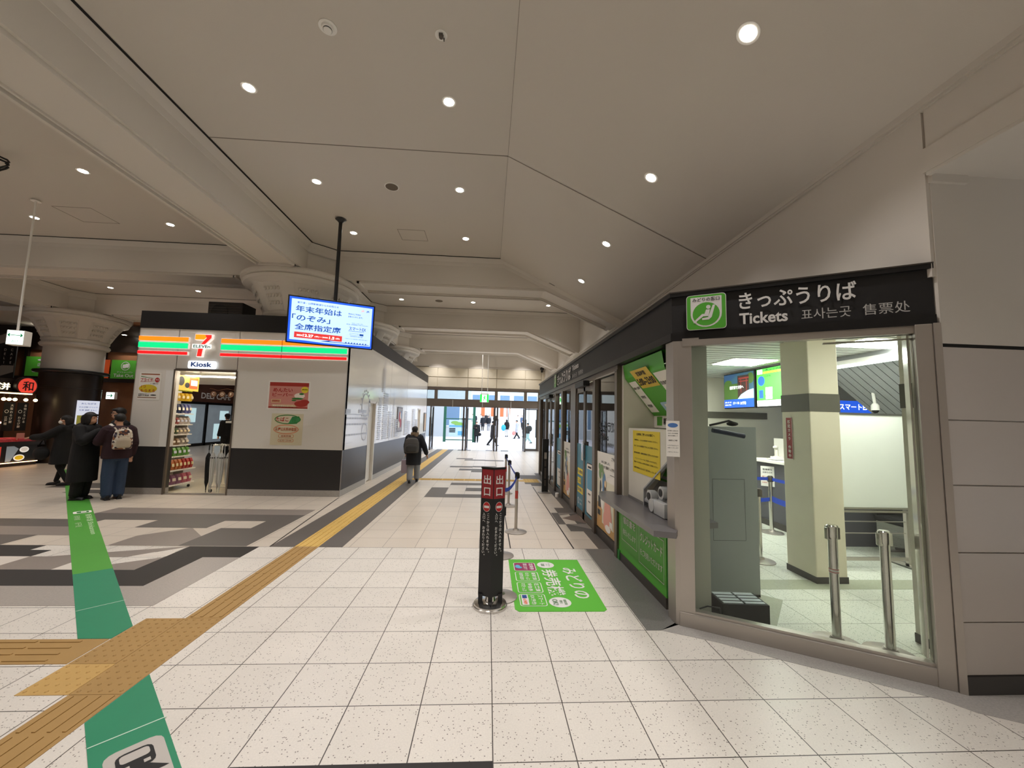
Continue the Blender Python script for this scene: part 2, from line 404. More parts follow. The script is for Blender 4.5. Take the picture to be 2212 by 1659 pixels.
def ring(b, P, i0, z0, i1, z1, close=True):
    """sloping strip following the polygon P: inset i0 at z0, inset i1 at z1"""
    n = len(P); c = V((sum(p[0] for p in P)/n, sum(p[1] for p in P)/n))
    def off(d):
        out = []
        for k in range(n):
            p, q, r = V(P[k-1]), V(P[k]), V(P[(k+1) % n])
            a = (q-p).normalized(); e = (r-q).normalized(); na = V((-a.y, a.x)); ne = V((-e.y, e.x))
            m = (na+ne); m = m/max(m.length_squared, 1e-6)*2
            out.append(q + m*d)
        return out
    A, B = off(i0), off(i1)
    for k in range(n if close else n-1):
        j = (k+1) % n
        b.poly([(A[k].x, A[k].y, z0), (A[j].x, A[j].y, z0), (B[j].x, B[j].y, z1), (B[k].x, B[k].y, z1)])
gap = MB(); cove = MB()
BAYS = [(-13.34, -5.08, -9, 9.01), (-13.34, -5.08, 10.13, 13.44), (-13.34, -5.08, 14.56, 17.84), (-13.34, -5.08, 18.96, 22.9)]
for q in BAYS:
    P = bay_edge(*q)
    ring(gap, P, -.02, ZC-.004, .02, ZC-.004)
    ring(cove, P, -.02, ZC-.004, -.10, ZC-.10); ring(cove, P, -.10, ZC-.10, -.12, ZC-.18); ring(cove, P, -.12, ZC-.18, -.14, ZC-.20)
# right-hand bays: cove on the left beam and on the cross beams as far as the fold
for y0, y1, xe in ((-9, 9.01, KX+.1), (10.13, 13.44, XW), (14.56, 17.84, XW), (18.96, 22.3, XW)):
    def strip(bb, i0, z0, i1, z1):
        pts = [(xe, y1), (-3.55, y1), (-3.97, y1-.38), (-3.97, y0+.38), (-3.55, y0), (xe, y0)]
        nor = [(0, 1), (-.4, .92), (-.92, .4), (-.92, -.4), (-.4, -.92), (0, -1)]
        Q = [[(p[0]+m[0]*d, p[1]+m[1]*d, z) for p, m in zip(pts, nor)] for d, z in ((i0, z0), (i1, z1))]
        for k in range(5): bb.poly([Q[0][k], Q[0][k+1], Q[1][k+1], Q[1][k]])
    strip(gap, .02, ZC-.004, -.02, ZC-.004)
    strip(cove, .02, ZC-.005, .10, ZC-.10); strip(cove, .10, ZC-.10, .12, ZC-.18); strip(cove, .12, ZC-.18, .14, ZC-.20)
    if xe < 1:
        for d0, z0, d1, z1 in ((.02, .004, .1, .1), (.1, .1, .12, .18)):
            cove.poly([(xe, y1+d0, ZC-z0), (XW, y1+d0, KZ-z0), (XW, y1+d1, KZ-z1), (xe, y1+d1, ZC-z1)])
        gap.poly([(xe, y1, ZC-.004), (xe+1.2, y1, slope_z(xe+1.2)-.004), (xe+1.2, y1-.03, slope_z(xe+1.2)-.004), (xe, y1-.03, ZC-.004)])
gap.build('shadow_gap', K['gap'], CEIL); cove.build('cove_moulding', K['beam'], CEIL)
ZB = 4.84                                   # underside of the beams
def soffit_frame(b, pts, s):
    """moulding ribs along a beam's underside. pts: centreline (along, z) with s = function(along, across, z)"""
    for o, w, h in ((-.40, .05, .05), (-.32, .03, .025), (.35, .05, .05), (.29, .03, .025)):
        for (a0, z0), (a1, z1) in zip(pts, pts[1:]):
            c = [s(a, q, z) for a, z, q in ((a0, z0+.02, o), (a1, z1+.02, o), (a1, z1+.02, o+w), (a0, z0+.02, o+w))]
            d = [s(a, q, z) for a, z, q in ((a0, z0-h, o), (a1, z1-h, o), (a1, z1-h, o+w), (a0, z0-h, o+w))]
            b.poly(d)
            for k in range(4): b.poly([c[k], c[(k+1) % 4], d[(k+1) % 4], d[k]])
for x in BX:                                # beams running with the corridor
    b = MB(); b.box(x-.44, -9, ZB, x+.44, 23, ZC+.1)
    for y0, y1 in ((-9, 8.3), (10.85, 12.75), (15.25, 17.15), (19.65, 22)):
        soffit_frame(b, [(y0, ZB), (y1, ZB)], lambda a, q, z: (x+q, a, z))
        for yy in (y0, y1): b.box(x-.40, yy-.04, ZB-.05, x+.40, yy+.02, ZB+.02)
    struct(b.build('ceiling_beam', K['beam']))
for y in BY + (.0-4.6,):                     # cross beams, folding down with the ceiling
    b = MB()
    b.prism([(-24, ZC+.1), (KX, ZC+.1), (XW, KZ+.1), (XW, KZ-.02), (1.33, 4.82), (1.25, ZB), (-24, ZB)], 'Y', y-.44, y+(.44 if y < 0 else 0)) if y < 10 else None
    if y > 0: b.prism([(-24, ZC+.1), (XW, ZC+.1), (XW, KZ-.02), (1.33, 4.82), (1.25, ZB), (-24, ZB)], 'Y', y-(.44 if y > 10 else 0), y+.44)
    soffit_frame(b, [(-3.15, ZB), (1.28, ZB), (2.95, 4.14)], lambda a, q, z: (a, y+q, z))
    b.box(-3.17, y-.40, ZB-.05, -3.10, y+.40, ZB+.02)
    b.poly([(2.93, y-.4, 4.09), (2.93, y+.4, 4.09), (3.0, y+.4, 4.07), (3.0, y-.4, 4.07)])
    soffit_frame(b, [(-12.5, ZB), (-5.9, ZB)], lambda a, q, z: (a, y+q, z))
    for xx in (-12.5, -5.9): b.box(xx-.03, y-.40, ZB-.05, xx+.03, y+.40, ZB+.02)
    struct(b.build('ceiling_beam', K['beam']))
    for x in BX:                             # diagonal haunches where the beams meet over a column
        b = MB(); b.prism([(x-.85, y-.44), (x-.44, y-.85), (x+.44, y-.85), (x+.85, y-.44), (x+.85, y+.44), (x+.44, y+.85), (x-.44, y+.85), (x-.85, y+.44)], 'Z', ZB-.02, ZC+.05)
        struct(b.build('corner_beam', K['beam']))
def column(x, y, clad=False):
    t = thing('column', None, None, (x, y, 0)); struct(t)
    b = MB(); b.lathe([(.72, 2.9 if clad else 0), (.72, 3.72)], (x, y, 0), 48); b.build('shaft', K['plaster'], t, True)
    b = MB(); b.lathe([(.72, 3.70), (.80, 3.72), (.83, 3.78), (.80, 3.84), (.76, 3.86), (.80, 3.92), (.80, 3.96), (.74, 3.98)], (x, y, 0), 48)
    b.build('neck_ring', K['plaster'], t, True)
    def ribs(th, r, z):
        f = (th/(2*math.pi)*8) % 1
        return .045 if f < .34 or z > 4.56 or z < 3.99 else 0
    b = MB(); b.lathe([(.74, 3.97), (.76, 4.0), (.80, 4.08), (.86, 4.22), (.95, 4.40), (1.04, 4.54), (1.08, 4.565), (1.1, 4.57), (1.17, 4.60), (1.20, 4.66), (1.17, 4.69), (1.225, 4.72), (1.233, 4.78), (1.21, 4.82), (1.0, 4.83)], (x, y, 0), 96, mod=ribs)
    cp = b.build('capital', K['beam'], t, True, ang=28)
    b = MB()                                 # carved foliage in the capital's panels
    for k in range(8):
        for i in range(5):
            for j in range(3):
                th = 2*math.pi*(k+.42+.12*(i+.5)*.9)/8; z = 4.14+.14*j; r = .80+(z-4.08)*.52
                b.ball((x+r*math.cos(th), y+r*math.sin(th), z), (.035, .035, .05), 1)
    b.build('carved_panel', K['beam'], cp, True)
    if clad:
        b = MB(); b.lathe([(.735, 0), (.735, 2.35), (.745, 2.36), (.745, 2.40), (.735, 2.41), (.735, 2.86)], (x, y, 0), 48); b.build('cladding', K['wood_dark'], t, True)
        b = MB(); b.lathe([(.735, 2.84), (.86, 2.86), (.89, 2.90), (.88, 2.94), (.72, 2.97)], (x, y, 0), 48); b.build('ledge', K['black'], t, True)
    return t
for y in BY: column(BX[0], y)
column(BX[1], 14.0, True)

# ---------------------------------------------------------------- upper wall, end wall, side walls
b = MB(); b.box(XW, 2.56, 2.8, XW+.3, 9.5, 4.35); b.box(XW, 9.5, 2.8, XW+.3, 22.9, 5.6); b.box(XW, -9, 3.56, XW+.3, 2.54, 4.35); b.box(XW+.02, 2.53, 3.5, XW+.3, 2.57, 4.35)
struct(b.build('wall_right', K['plaster']))
b = MB(); b.box(XW-.035, -9, KZ-.03, XW+.02, 22.4, KZ+.03); b.box(XW-.02, -9, KZ-.05, XW+.02, 22.4, KZ-.03); b.box(XW-.015, -9, 3.545, XW+.02, 2.54, 3.585)
struct(b.build('trim_1', K['plaster']))
# lower wall facing the camera beside the window: stone panels
b = MB()
for z0, z1 in ((.115, .440), (.447, .886), (.893, 1.331), (1.338, 1.775), (1.782, 2.29)): b.box(3.165, 2.56, z0, 9, 2.75, z1, .003)
b.box(3.165, 2.575, 0, 9, 2.75, 2.4)
struct(b.build('wall_back', K['panel_grey']))
b = MB(); b.box(3.165, 2.555, 2.315, 9, 2.75, 3.6); struct(b.build('wall_back', K['plaster']))
b = MB(); b.box(3.165, 2.565, 2.288, 9, 2.7, 2.317); struct(b.build('trim_2', K['gap']))
b = MB(); b.box(3.155, 2.545, 0, 9, 2.7, .111); struct(b.build('baseboard_back', K['base_dark']))
b = MB(); b.box(9, -9, -.1, 9.2, 2.75, 4); struct(b.build('wall_side', K['plaster']))
b = MB(); b.box(-24, -9.2, -.1, 9.2, -9, 5.6); struct(b.build('wall_rear', K['plaster']))
# end wall above the doors
YE = 22.4
b = MB(); b.box(-6.1, YE, 4.58, XW+.4, YE+.3, 5.7); b.box(-24, 44, -.1, -6, 44.2, 5.6); b.box(-6.2, 22.3, 0, -6, 44, 5.6); struct(b.build('wall_front', K['plaster']))
b = MB()
xs = [-4.6, -2.9, -1.2, .42, 2.05, 2.98]
for x0, x1 in zip(xs, xs[1:]):
    for z0, z1 in ((3.47, 4.00), (4.04, 4.55)): b.box(x0+.014, YE-.05, z0, x1-.014, YE+.2, z1)
b.box(-6.1, YE+.0, 3.44, XW, YE+.2, 4.6)
struct(b.build('wall_front', K['panel_beige']))
b = MB(); b.box(2.98, YE-.35, 3.4, XW+.05, YE+.1, 4.45); struct(b.build('wall_front', K['panel_beige']))
b = MB(); b.box(-3.4, YE-.06, 4.56, XW, YE+.02, 4.60); struct(b.build('trim_3', K['plaster']))
# door wall: bronze frame, transoms, header
b = MB()
b.box(-6, YE-.08, 3.31, XW, YE+.08, 3.45); b.box(-6, YE-.09, 2.37, XW, YE+.09, 2.74)
MX = (-4.6, -2.95, -1.24, .42, 2.08, 2.88)
for x in MX: b.box(x-.085, YE-.08, 2.7, x+.085, YE+.08, 3.33)
b.box(2.80, YE-.12, 0, 2.98, YE+.1, 3.4); b.box(3.02, YE-.3, 0, 3.2, YE+.1, 3.4)
b.box(-6, YE-.03, 2.70, XW, YE+.03, 2.80); b.box(-6, YE-.03, 3.28, XW, YE+.03, 3.33)
fr = struct(b.build('window_1', K['bronze']))
b = MB()
for x0, x1 in zip(MX[:-1], MX[1:]): b.box(x0+.06, YE-.004, 2.75, x1-.06, YE+.004, 3.3)
b.build('pane', GL_DOOR, fr)
def glass_door(n, x, y, ang, w=.80, h=2.36, rail=False):
    r = struct(thing('door_%d' % n, None, None, (x, y, 0), ang))
    b = MB(); b.box(0, -.035, .0, .07, .035, h); b.box(w-.07, -.035, 0, w, .035, h); b.box(0, -.02, 0, w, .02, .12); b.box(0, -.02, h-.06, w, .02, h)
    b.build('frame', K['steel_dark'], r, local=True)
    b = MB(); b.box(.04, -.005, .1, w-.04, .005, h-.05); b.build('pane', GL_DOOR, r, local=True)
    b = MB()
    for s in (-1, 1):
        b.tube([(w-.09, s*.06, .75), (w-.09, s*.06, 1.75)], .013, 8)
        for z in (.85, 1.65): b.tube([(w-.09, 0, z), (w-.09, s*.06, z)], .008, 6)
    b.build('handle', K['black'], r, True, local=True)
    return r
dn = 1
for x in (-4.5, -3.05, -1.36, -1.14, .33, .53, 2.0):
    glass_door(dn, x, YE-.02, math.radians(-90)+(.04 if dn % 2 else -.05)); dn += 1
glass_door(dn, 2.06, YE, 0, .74); dn += 1
b = MB()
for x in (-2.0, -.35, 1.25): b.tube([(x, YE-.11, 2.74), (x, YE-.11, 2.34)], .02, 8)
b.build('door_closer', K['steel'], fr, True)
# ---------------------------------------------------------------- ticket office: shell
FX = 1.70
P0, P1 = V((1.69, 3.46, 0)), V((3.15, 2.605, 0))
WD = (P1-P0).normalized(); WL = (P1-P0).length; WN = V((WD.y, -WD.x, 0))     # outward normal of the angled window
WM = Matrix((( WD.x, -WN.x, 0, P0.x), (WD.y, -WN.y, 0, P0.y), (0, 0, 1, 0), (0, 0, 0, 1)))   # x along window, y inwards
ti = tiles('floor_office', 'd3d5c8', .45, .45, 2.0, 3.0, '77776c', .005, 75, '8b8f82', .55, rough=.25, var=.05, blot=.05)
b = MB(); b.prism([(1.74, 3.5), (3.15, 2.66), (9, 2.75), (9, 12.8), (1.74, 12.8)], 'Z', -.05, .004); struct(b.build('floor', ti))
b = MB()
for P in ([(2.7, 4.15), (6, 4.15), (6, 4.4), (2.7, 4.4)], [(2.2, 3.42), (2.42, 3.3), (2.95, 3.9), (2.7, 4.12)]): b.prism(P, 'Z', 0, .006)
b.build('paving_pattern', mat('pave_olive', 'a5a894', .25, noise=.2, nscale=70), FLOOR)
b = MB(); b.prism([(1.72, 3.52), (3.15, 2.64), (9, 2.64), (9, 12.9), (1.72, 12.9)], 'Z', 2.75, 2.86)
OCEIL = struct(b.build('ceiling', mat('office_ceiling', 'dfe0dc', .6)))
b = MB()
for k in range(60): b.box(max(1.78, 1.80+(3.46-(3.0+k*.165))*1.72), 3.0+k*.165, 2.744, 5.2, 3.012+k*.165, 2.752)
b.build('joint_line', mat('joint_office', '9a9a94', .7), OCEIL)
b = MB(); b.box(4.0, 8.5, 0, 9, 8.6, 2.8); b.box(9, 2.7, 0, 9.1, 12.9, 2.8); b.box(1.8, 12.75, 0, 9, 12.9, 2.8); b.box(3.2, 2.68, 0, 9, 2.8, 2.8)
struct(b.build('office_wall', K['cream']))
b = MB(); b.box(3.3, 8.2, 0, 3.4, 12.7, 2.75); b.box(3.3, 8.2, 0, 4.1, 8.3, 2.75); struct(b.build('wall_partition', K['cream']))
b = MB(); b.box(4.0, 8.48, 1.86, 6.2, 8.505, 2.0); b.box(3.28, 8.18, 1.86, 4.0, 8.19, 2.0); b.box(3.285, 8.19, 1.86, 3.295, 12.7, 2.0); struct(b.build('trim_4', K['stripe_dark']))
b = MB(); b.box(1.74, 3.55, 2.9, 9, 12.95, 2.93); struct(b.build('roof', K['base_dark']))
# sloping ribbed soffit under the stairs
b = MB(); zs = lambda x: 2.62-(x-5.2)*.80
b.poly([(5.2, 2.7, zs(5.2)), (7.6, 2.7, zs(7.6)), (7.6, 5.9, zs(7.6)), (5.2, 5.9, zs(5.2))])
b.box(5.16, 2.7, 2.60, 5.22, 5.9, 2.80)
SCEIL = struct(b.build('sloped_ceiling', mat('slope_grey', '9b9da0', .55)))
b = MB()
for k in range(25):
    y = 2.8+k*.125; b.poly([(5.2, y, zs(5.2)-.004), (7.6, y, zs(7.6)-.004), (7.6, y+.012, zs(7.6)-.004), (5.2, y+.012, zs(5.2)-.004)])
b.build('joint_line', mat('slope_line', '55575a', .7), SCEIL)
# metal posts and frame of the angled window
b = MB(); b.prism([(1.655, 3.455), (1.69, 3.44), (1.79, 3.385), (1.815, 3.43), (1.74, 3.56), (1.655, 3.60)], 'Z', 0, 2.45); struct(b.build('trim_5', K['steel']))
wf = MB(); wf.box(0, -.03, 0, WL, .06, .115, .006, WM); wf.box(0, -.01, .115, WL, .05, .135, 0, WM); wf.box(.05, -.02, 2.40, WL, .06, 2.47, 0, WM)
wf.box(WL-.10, -.04, 0, WL-.005, .06, 2.46, .006, WM); wf.box(WL-.005, -.05, 0, WL+.035, .05, 2.46, 0, WM); wf.box(.07, -.01, .1, .10, .05, 2.42, 0, WM)
w2 = struct(wf.build('window_2', K['steel']))
b = MB(); b.box(.09, .005, .12, WL-.10, .015, 2.42, 0, WM); b.build('pane', GL_SHOP, w2)
b = MB()
for z in (2.40, 2.36): b.box(WL-.62, .02, z, WL-.1, .05, z+.012, 0, WM)
b.box(WL-.13, .02, .15, WL-.118, .10, 2.42, 0, WM)
b.build('glazing_bead', K['steel_bright'], w2)
# black fascia with lettering round the office
t = thing('fascia_sign', 'long black ticket office fascia with white lettering in four languages', 'sign', (1.66, 3.47, 2.45))
b = MB()
def fasc(bb, off, z0, z1, m=None):
    a = V((FX-.04-off, 12.9+off, 0)); c = V((FX-.04-off, 3.478-off*.55, 0)); d = P1 + WN*(.02+off)+WD*.02
    e = P1 - WN*.1; P = [(a.x, a.y), (c.x, c.y), (d.x, d.y), (e.x+.0, e.y), (FX+.12, 3.6), (FX+.12, 12.9+off)]
    bb.prism(P, 'Z', z0, z1)
fasc(b, 0, 2.52, 2.86); b.build('panel', K['fascia'], t)
b = MB(); fasc(b, .025, 2.86, 2.895); fasc(b, .018, 2.455, 2.525); b.build('edge_moulding', K['fascia_edge'], t)
b = MB(); fasc(b, .03, 2.895, 2.905); b.build('capping', K['steel_dark'], t)
def seat_icon(pl, x, y, s, par):
    """green rounded sign with a reclining passenger and a caption"""
    art(pl, [('rr', x, y, x+s, y+s, s*.09)], K['sign_white'], par, 'icon', .003)
    art(pl, [('rr', x+.015*s, y+.015*s, x+s*.985, y+s*.985, s*.08)], K['green'], par, 'icon', .004)
    art(pl, [('p', [(x+.11*s, y+.93*s), (x+.11*s, y+.44*s)] + [(x+.5*s-.39*s*math.cos(a*math.pi/12), y+.44*s-.37*s*math.sin(a*math.pi/12)) for a in range(1, 12)] + [(x+.89*s, y+.44*s), (x+.89*s, y+.93*s)])], K['sign_white'], par, 'icon', .005)
    art(pl, [('c', x+.5*s, y+.44*s, .34*s, .33*s)], K['green'], par, 'icon', .006)
    f = lambda q: [(x+a*s, y+c*s) for a, c in q]
    art(pl, [('c', x+.56*s, y+.63*s, .055*s, .055*s), ('p', f([(.67, .68), (.73, .68), (.64, .34), (.57, .27), (.40, .27), (.40, .32), (.55, .34)])),
             ('p', f([(.50, .56), (.60, .56), (.56, .37), (.44, .37)])), ('p', f([(.24, .22), (.44, .38), (.48, .44), (.40, .44), (.22, .27)])), ('p', f([(.18, .24), (.26, .24), (.26, .20), (.18, .20)]))], K['sign_white'], par, 'icon', .008)
    art(pl, [('t', 'みどりの窓口', x+.5*s, y+.80*s, .11*s, .68*s, .03)], K['ink'], par, 'lettering', .008)
pf = Plane(P0 + WN*.0365 + V((0, 0, 2.45)), WD)
seat_icon(pf, .09, .085, .315, t)
art(pf, [('t', 'きっぷうりば', .50, .235, .145, .78, .035, 'l'), ('t', 'Tickets', .50, .105, .095, .34, .025, 'l')], K['sign_white'], t, 'lettering', .004)
art(pf, [('t', '표사는곳', .93, .105, .085, .31, .0, 'l'), ('t', '售票处', 1.31, .105, .085, .265, .0, 'l')], mat('sign_dim', 'b5b2ae', .5), t, 'lettering', .004)
pc = Plane((FX-.0635, 12.9, 2.45), (0, -1, 0))
seat_icon(pc, 3.05, .085, .315, t)
art(pc, [('t', 'きっぷうりば', 3.5, .10, .26, 1.55, .03, 'l'), ('t', 'Tickets', 5.2, .25, .10, .55, .02, 'l')], K['sign_white'], t, 'lettering', .004)
art(pc, [('t', '표사는곳', 5.2, .10, .08, .42, 0, 'l'), ('t', '售票处', 5.75, .10, .08, .36, 0, 'l')], K['sign_dim'], t, 'lettering', .004)

# corridor side: kick board, mullions, header, doors
b = MB(); b.box(FX-.012, 3.72, 0, FX+.06, 5.10, .10); b.box(FX, 5.08, 0, FX+.06, 6.3, .12); b.box(FX, 7.5, 0, FX+.06, 9.9, .12); b.box(FX, 11.4, 0, FX+.06, 12.9, .12)
struct(b.build('baseboard_right', K['steel_dark']))
fm = MB()
for y0, y1 in ((5.075, 5.17), (6.15, 6.28), (7.54, 7.98), (8.87, 9.05), (9.80, 9.98), (11.38, 11.56), (12.72, 12.9)): fm.box(FX-.03, y0, 0, FX+.08, y1, 2.40)
fm.box(FX-.02, 5.08, 2.38, FX+.08, 12.9, 2.47)
w3 = struct(fm.build('window_3', K['bronze']))
b = MB(); b.box(FX-.026, 5.085, 0, FX+.07, 5.16, 2.4); b.box(FX-.03, 5.09, 2.37, FX, 6.15, 2.385); b.build('mullion', K['steel'], w3)
b = MB()
for y0, y1 in ((5.17, 6.15), (7.98, 8.87), (9.05, 9.8), (11.56, 12.72)): b.box(FX+.02, y0, .12, FX+.03, y1, 2.38)
b.build('pane', GL_FAC, w3)
def slide_door(n, y0, y1, hy):
    b = MB(); b.box(FX-.01, y0, .02, FX+.03, y1, .14); b.box(FX-.01, y0, 2.24, FX+.03, y1, 2.36)
    for y in (y0, y1-.07): b.box(FX-.01, y, .02, FX+.03, y+.07, 2.36)
    d = struct(b.build('door_%d' % n, K['bronze']))
    b = MB(); b.box(FX+.005, y0+.07, .14, FX+.013, y1-.07, 2.24); b.build('pane', GL_FAC, d)
    b = MB(); b.box(FX-.045, hy-.025, 1.03, FX-.03, hy+.025, 1.36, .006); b.box(FX-.03, hy-.01, 1.05, FX, hy+.01, 1.08); b.box(FX-.03, hy-.01, 1.3, FX, hy+.01, 1.33)
    b.build('handle', K['steel_bright'], d)
slide_door(8, 6.30, 6.92, 6.86); slide_door(9, 6.90, 7.54, 6.94); slide_door(10, 9.98, 10.68, 10.6); slide_door(11, 10.68, 11.38, 10.75)
b = MB(); b.box(FX-.12, 6.55, 2.31, FX-.01, 7.2, 2.40, .01); b.box(FX-.12, 10.3, 2.31, FX-.01, 11.0, 2.40, .01); b.build('door_sensor', K['black'], w3)
# printed films on the glass
def couple_poster(y0, y1, label):
    pl = Plane((FX+.017, y1, .14), (0, -1, 0)); w = y1-y0
    o = sheet('window_poster', label, 'poster', pl, w, 1.12, K['paper'], .002, 'wedding style posters on the ticket office glass')
    art(pl, [('r', .02, .02, w-.02, .72)], mat('poster_bg', 'e3dfc9', .5), o, 'print', .003)
    art(pl, [('r', .02, .02, .28*w, .36), ('r', .0, .0, w, .10), ('r', .84*w, .1, .93*w, .5)], mat('poster_wood', 'c59a5e', .5), o, 'print', .004)
    art(pl, [('r', .07, .30, .22*w, .46), ('c', .2*w, .56, .05*w, .14), ('r', .04, .18, .2*w, .26)], mat('poster_dark', '3d4040', .5), o, 'print', .005)
    art(pl, [('c', .13*w+.05, .80, .07*w, .08), ('c', .22*w+.05, .88, .08*w, .06), ('c', .30*w+.05, .78, .06*w, .07), ('c', .1*w+.05, .90, .06*w, .05)], mat('leaf', '7d9a6b', .6), o, 'print', .006)
    art(pl, [('c', .56*w, .30, .16*w, .20), ('c', .50*w, .18, .15*w, .14), ('c', .62*w, .22, .14*w, .16)], mat('poster_pink', 'e2a091', .5), o, 'print', .006)
    art(pl, [('c', .40*w, .72, .06*w, .10), ('c', .36*w, .58, .05*w, .14), ('r', .3*w, .60, .42*w, .74)], mat('poster_blue', '5a86b0', .5), o, 'print', .007)
    art(pl, [('c', .44*w, .60, .05*w, .07), ('c', .5*w, .50, .05*w, .08)], mat('poster_hair', '4b3d36', .5), o, 'print', .008)
    art(pl, [('c', .46*w, .68, .05*w, .05), ('c', .53*w, .57, .04*w, .04)], mat('poster_skin', 'e8c79c', .5), o, 'print', .009)
    art(pl, [('c', .30*w, .45, .09*w, .16), ('c', .58*w, .08, .13*w, .05), ('r', .66*w, .12, .80*w, .2)], mat('poster_white', 'f1eee6', .5), o, 'print', .007)
    art(pl, [('t', 'あの人と旅をしよう。', .45*w, .96, .04, .42*w), ('t', 'スマホで簡単きっぷ予約', .56*w, .89, .045, .60*w), ('r', .68*w, .83, .95*w, .836), ('t', 'ご予約', .82*w, 1.03, .05, .17*w)], K['ink'], o, 'lettering', .004)
couple_poster(5.18, 6.14, 'pale poster of a seated couple, between the ticket machine and the sliding doors')
couple_poster(7.99, 8.86, 'pale couple poster on the glass beyond the sliding doors, past the thick bronze post')
def teal_film(y0, y1, phone, lines, label):
    pl = Plane((FX+.003 if y1 < 8 else FX+.017, y1, .14), (0, -1, 0)); w = y1-y0
    o = sheet('window_film', label, 'poster', pl, w, 1.16, mat('film_teal', '3f8094', .45), .002)
    if lines:
        art(pl, [('r', .05, .60, w-.06, .72), ('r', .05, .44, w*.62, .55), ('r', .05, .28, w-.04, .39)], K['yellow_label'], o, 'print', .003)
        art(pl, [('t', 'きっぷ受取は', .05+.02, .63, .06, w-.16, .02, 'l'), ('t', 'ここから', .07, .47, .055, w*.5, .02, 'l'), ('t', '機械で簡単に', .07, .31, .055, w-.16, .02, 'l')], K['ink_blue'], o, 'lettering', .004)
        art(pl, [('ring', .12, .13, .05, .06, .02), ('t', 'えきねっと', .2, .15, .035, w*.4, .01, 'l'), ('t', 'ご案内', .2, .08, .035, w*.35, .01, 'l')], K['sign_white'], o, 'print', .003)
    if phone:
        art(pl, [('rr', .10, .04, w+.0, .88, .06)], K['ink'], o, 'print', .003); art(pl, [('rr', .115, .06, w, .865, .05)], K['paper'], o, 'print', .004)
        art(pl, [('r', .14, .45, w-.02, .78)], mat('film_blue', '5b9fc0', .5), o, 'print', .005); art(pl, [('t', '乗車券', w*.62, .36, .035, w*.35), ('t', '特急券', w*.62, .24, .03, w*.3), ('rr', .2*w+.1, .80, w-.06, .83, .012)], K['ink'], o, 'lettering', .006)
    return o
teal_film(6.97, 7.47, False, True, 'teal film with three yellow caption strips on the far sliding door leaf')
teal_film(6.37, 6.85, True, False, 'teal film showing a white phone on the near sliding door leaf')
teal_film(9.06, 9.79, True, False, 'teal phone film on the narrow pane next to the far bronze doors')
pl = Plane((FX+.012, 6.13, 1.30), (0, -1, 0))
o = thing('window_lettering', 'black ticket office name lettered on the glass above the pale couple poster', 'lettering', (FX+.012, 5.6, 1.3))
art(pl, [('t', 'きっぷうりば', .10, .26, .15, .82, .02, 'l'), ('t', 'Tickets', .10, .14, .09, .42, .02, 'l'), ('t', '표사는곳', .10, .05, .06, .3, .0, 'l'), ('t', '售票处', .48, .05, .06, .3, .0, 'l')], K['ink'], o, 'lettering', .0)
# ticket machine recess between posts
b = MB(); b.box(FX, 3.70, .12, FX+.05, 5.08, .70); b.box(FX-.02, 5.0, 0, FX+.02, 5.075, .12)
gp = tag(thing('recess_panel', 'green panel with white Japanese notices below the ticket machine shelf', 'panel', (FX, 4.4, .1)))
b.build('panel', K['green_dark'], gp)
b = MB(); b.box(FX-.006, 3.72, .10, FX+.01, 5.06, .70); b.build('face', K['green'], gp)
pl = Plane((FX-.006, 5.06, .10), (0, -1, 0))
art(pl, [('fr', .12, .18, .62, .52, .006), ('fr', .68, .10, 1.30, .50, .006), ('t', '領収書を', .37, .38, .085, .40, .02), ('t', '発行いたします', .37, .25, .07, .42, .01), ('t', 'クレジットカード', .99, .33, .10, .55, .02), ('t', 'をご利用いただけます', .99, .19, .07, .55, .01)], K['sign_white'], gp, 'lettering', .003)
b = MB(); b.prism([(1.45, 3.42), (1.62, 3.36), (1.72, 3.52), (1.95, 3.65), (2.2, 3.72), (2.2, 5.08), (1.70, 5.30), (1.60, 5.36), (1.50, 5.28), (1.45, 5.0)], 'Z', .735, .785)
tag(b.build('counter_shelf', mat('stone_grey', '6d6a6b', .3, noise=.15, nscale=120)), 'grey stone counter shelf sticking out under the ticket machine', 'shelf')
b = MB(); b.box(1.74, 5.02, .785, 2.2, 5.075, 2.45); b.box(2.20, 4.06, .0, 2.24, 5.07, 2.45); struct(b.build('recess_wall', K['cream']))
# sloping green header board with labels
t = thing('header_board', 'sloping green board with opening hours above the ticket machine', 'sign', (1.95, 4.3, 1.8))
b = MB(); b.poly([(1.73, 5.015, 2.44), (1.73, 3.86, 2.44), (1.76, 3.86, 2.27), (1.76, 5.015, 2.27)])
b.poly([(1.76, 5.015, 2.27), (1.76, 3.86, 2.27), (2.14, 3.86, 1.80), (2.14, 5.015, 1.80)]); b.poly([(2.15, 5.015, 1.80), (2.15, 3.86, 1.80), (2.16, 3.86, 2.44), (2.16, 5.015, 2.44)])
b.poly([(1.74, 5.015, 2.45), (1.74, 3.86, 2.45), (2.16, 3.86, 2.45), (2.16, 5.015, 2.45)])
b.build('board', K['green'], t)
pl = Plane((2.14, 5.015, 1.80), (0, -1, 0), (-.38, 0, .47)); 
art(pl, [('p', [(.30, .42), (.80, .42), (.80, .68), (.30, .68)])], mat('tag_gold', 'd9b83f', .5), t, 'print', .004)
art(pl, [('r', .03, .06, .26, .54), ('r', .84, .20, 1.15, .58), ('r', .0, -.02, 1.15, -.002)], K['paper'], t, 'print', .004)
art(pl, [('t', '5:00~23:00', .55, .46, .10, .46, .03), ('t', '営業時間', .55, .59, .06, .25, .02), ('t', '乗車券・定期券', .145, .42, .04, .20), ('t', '新幹線', .145, .28, .045, .13), ('t', '特急券', .145, .14, .045, .13), ('t', '自由席・指', .995, .42, .05, .28)], K['ink'], t, 'lettering', .007)
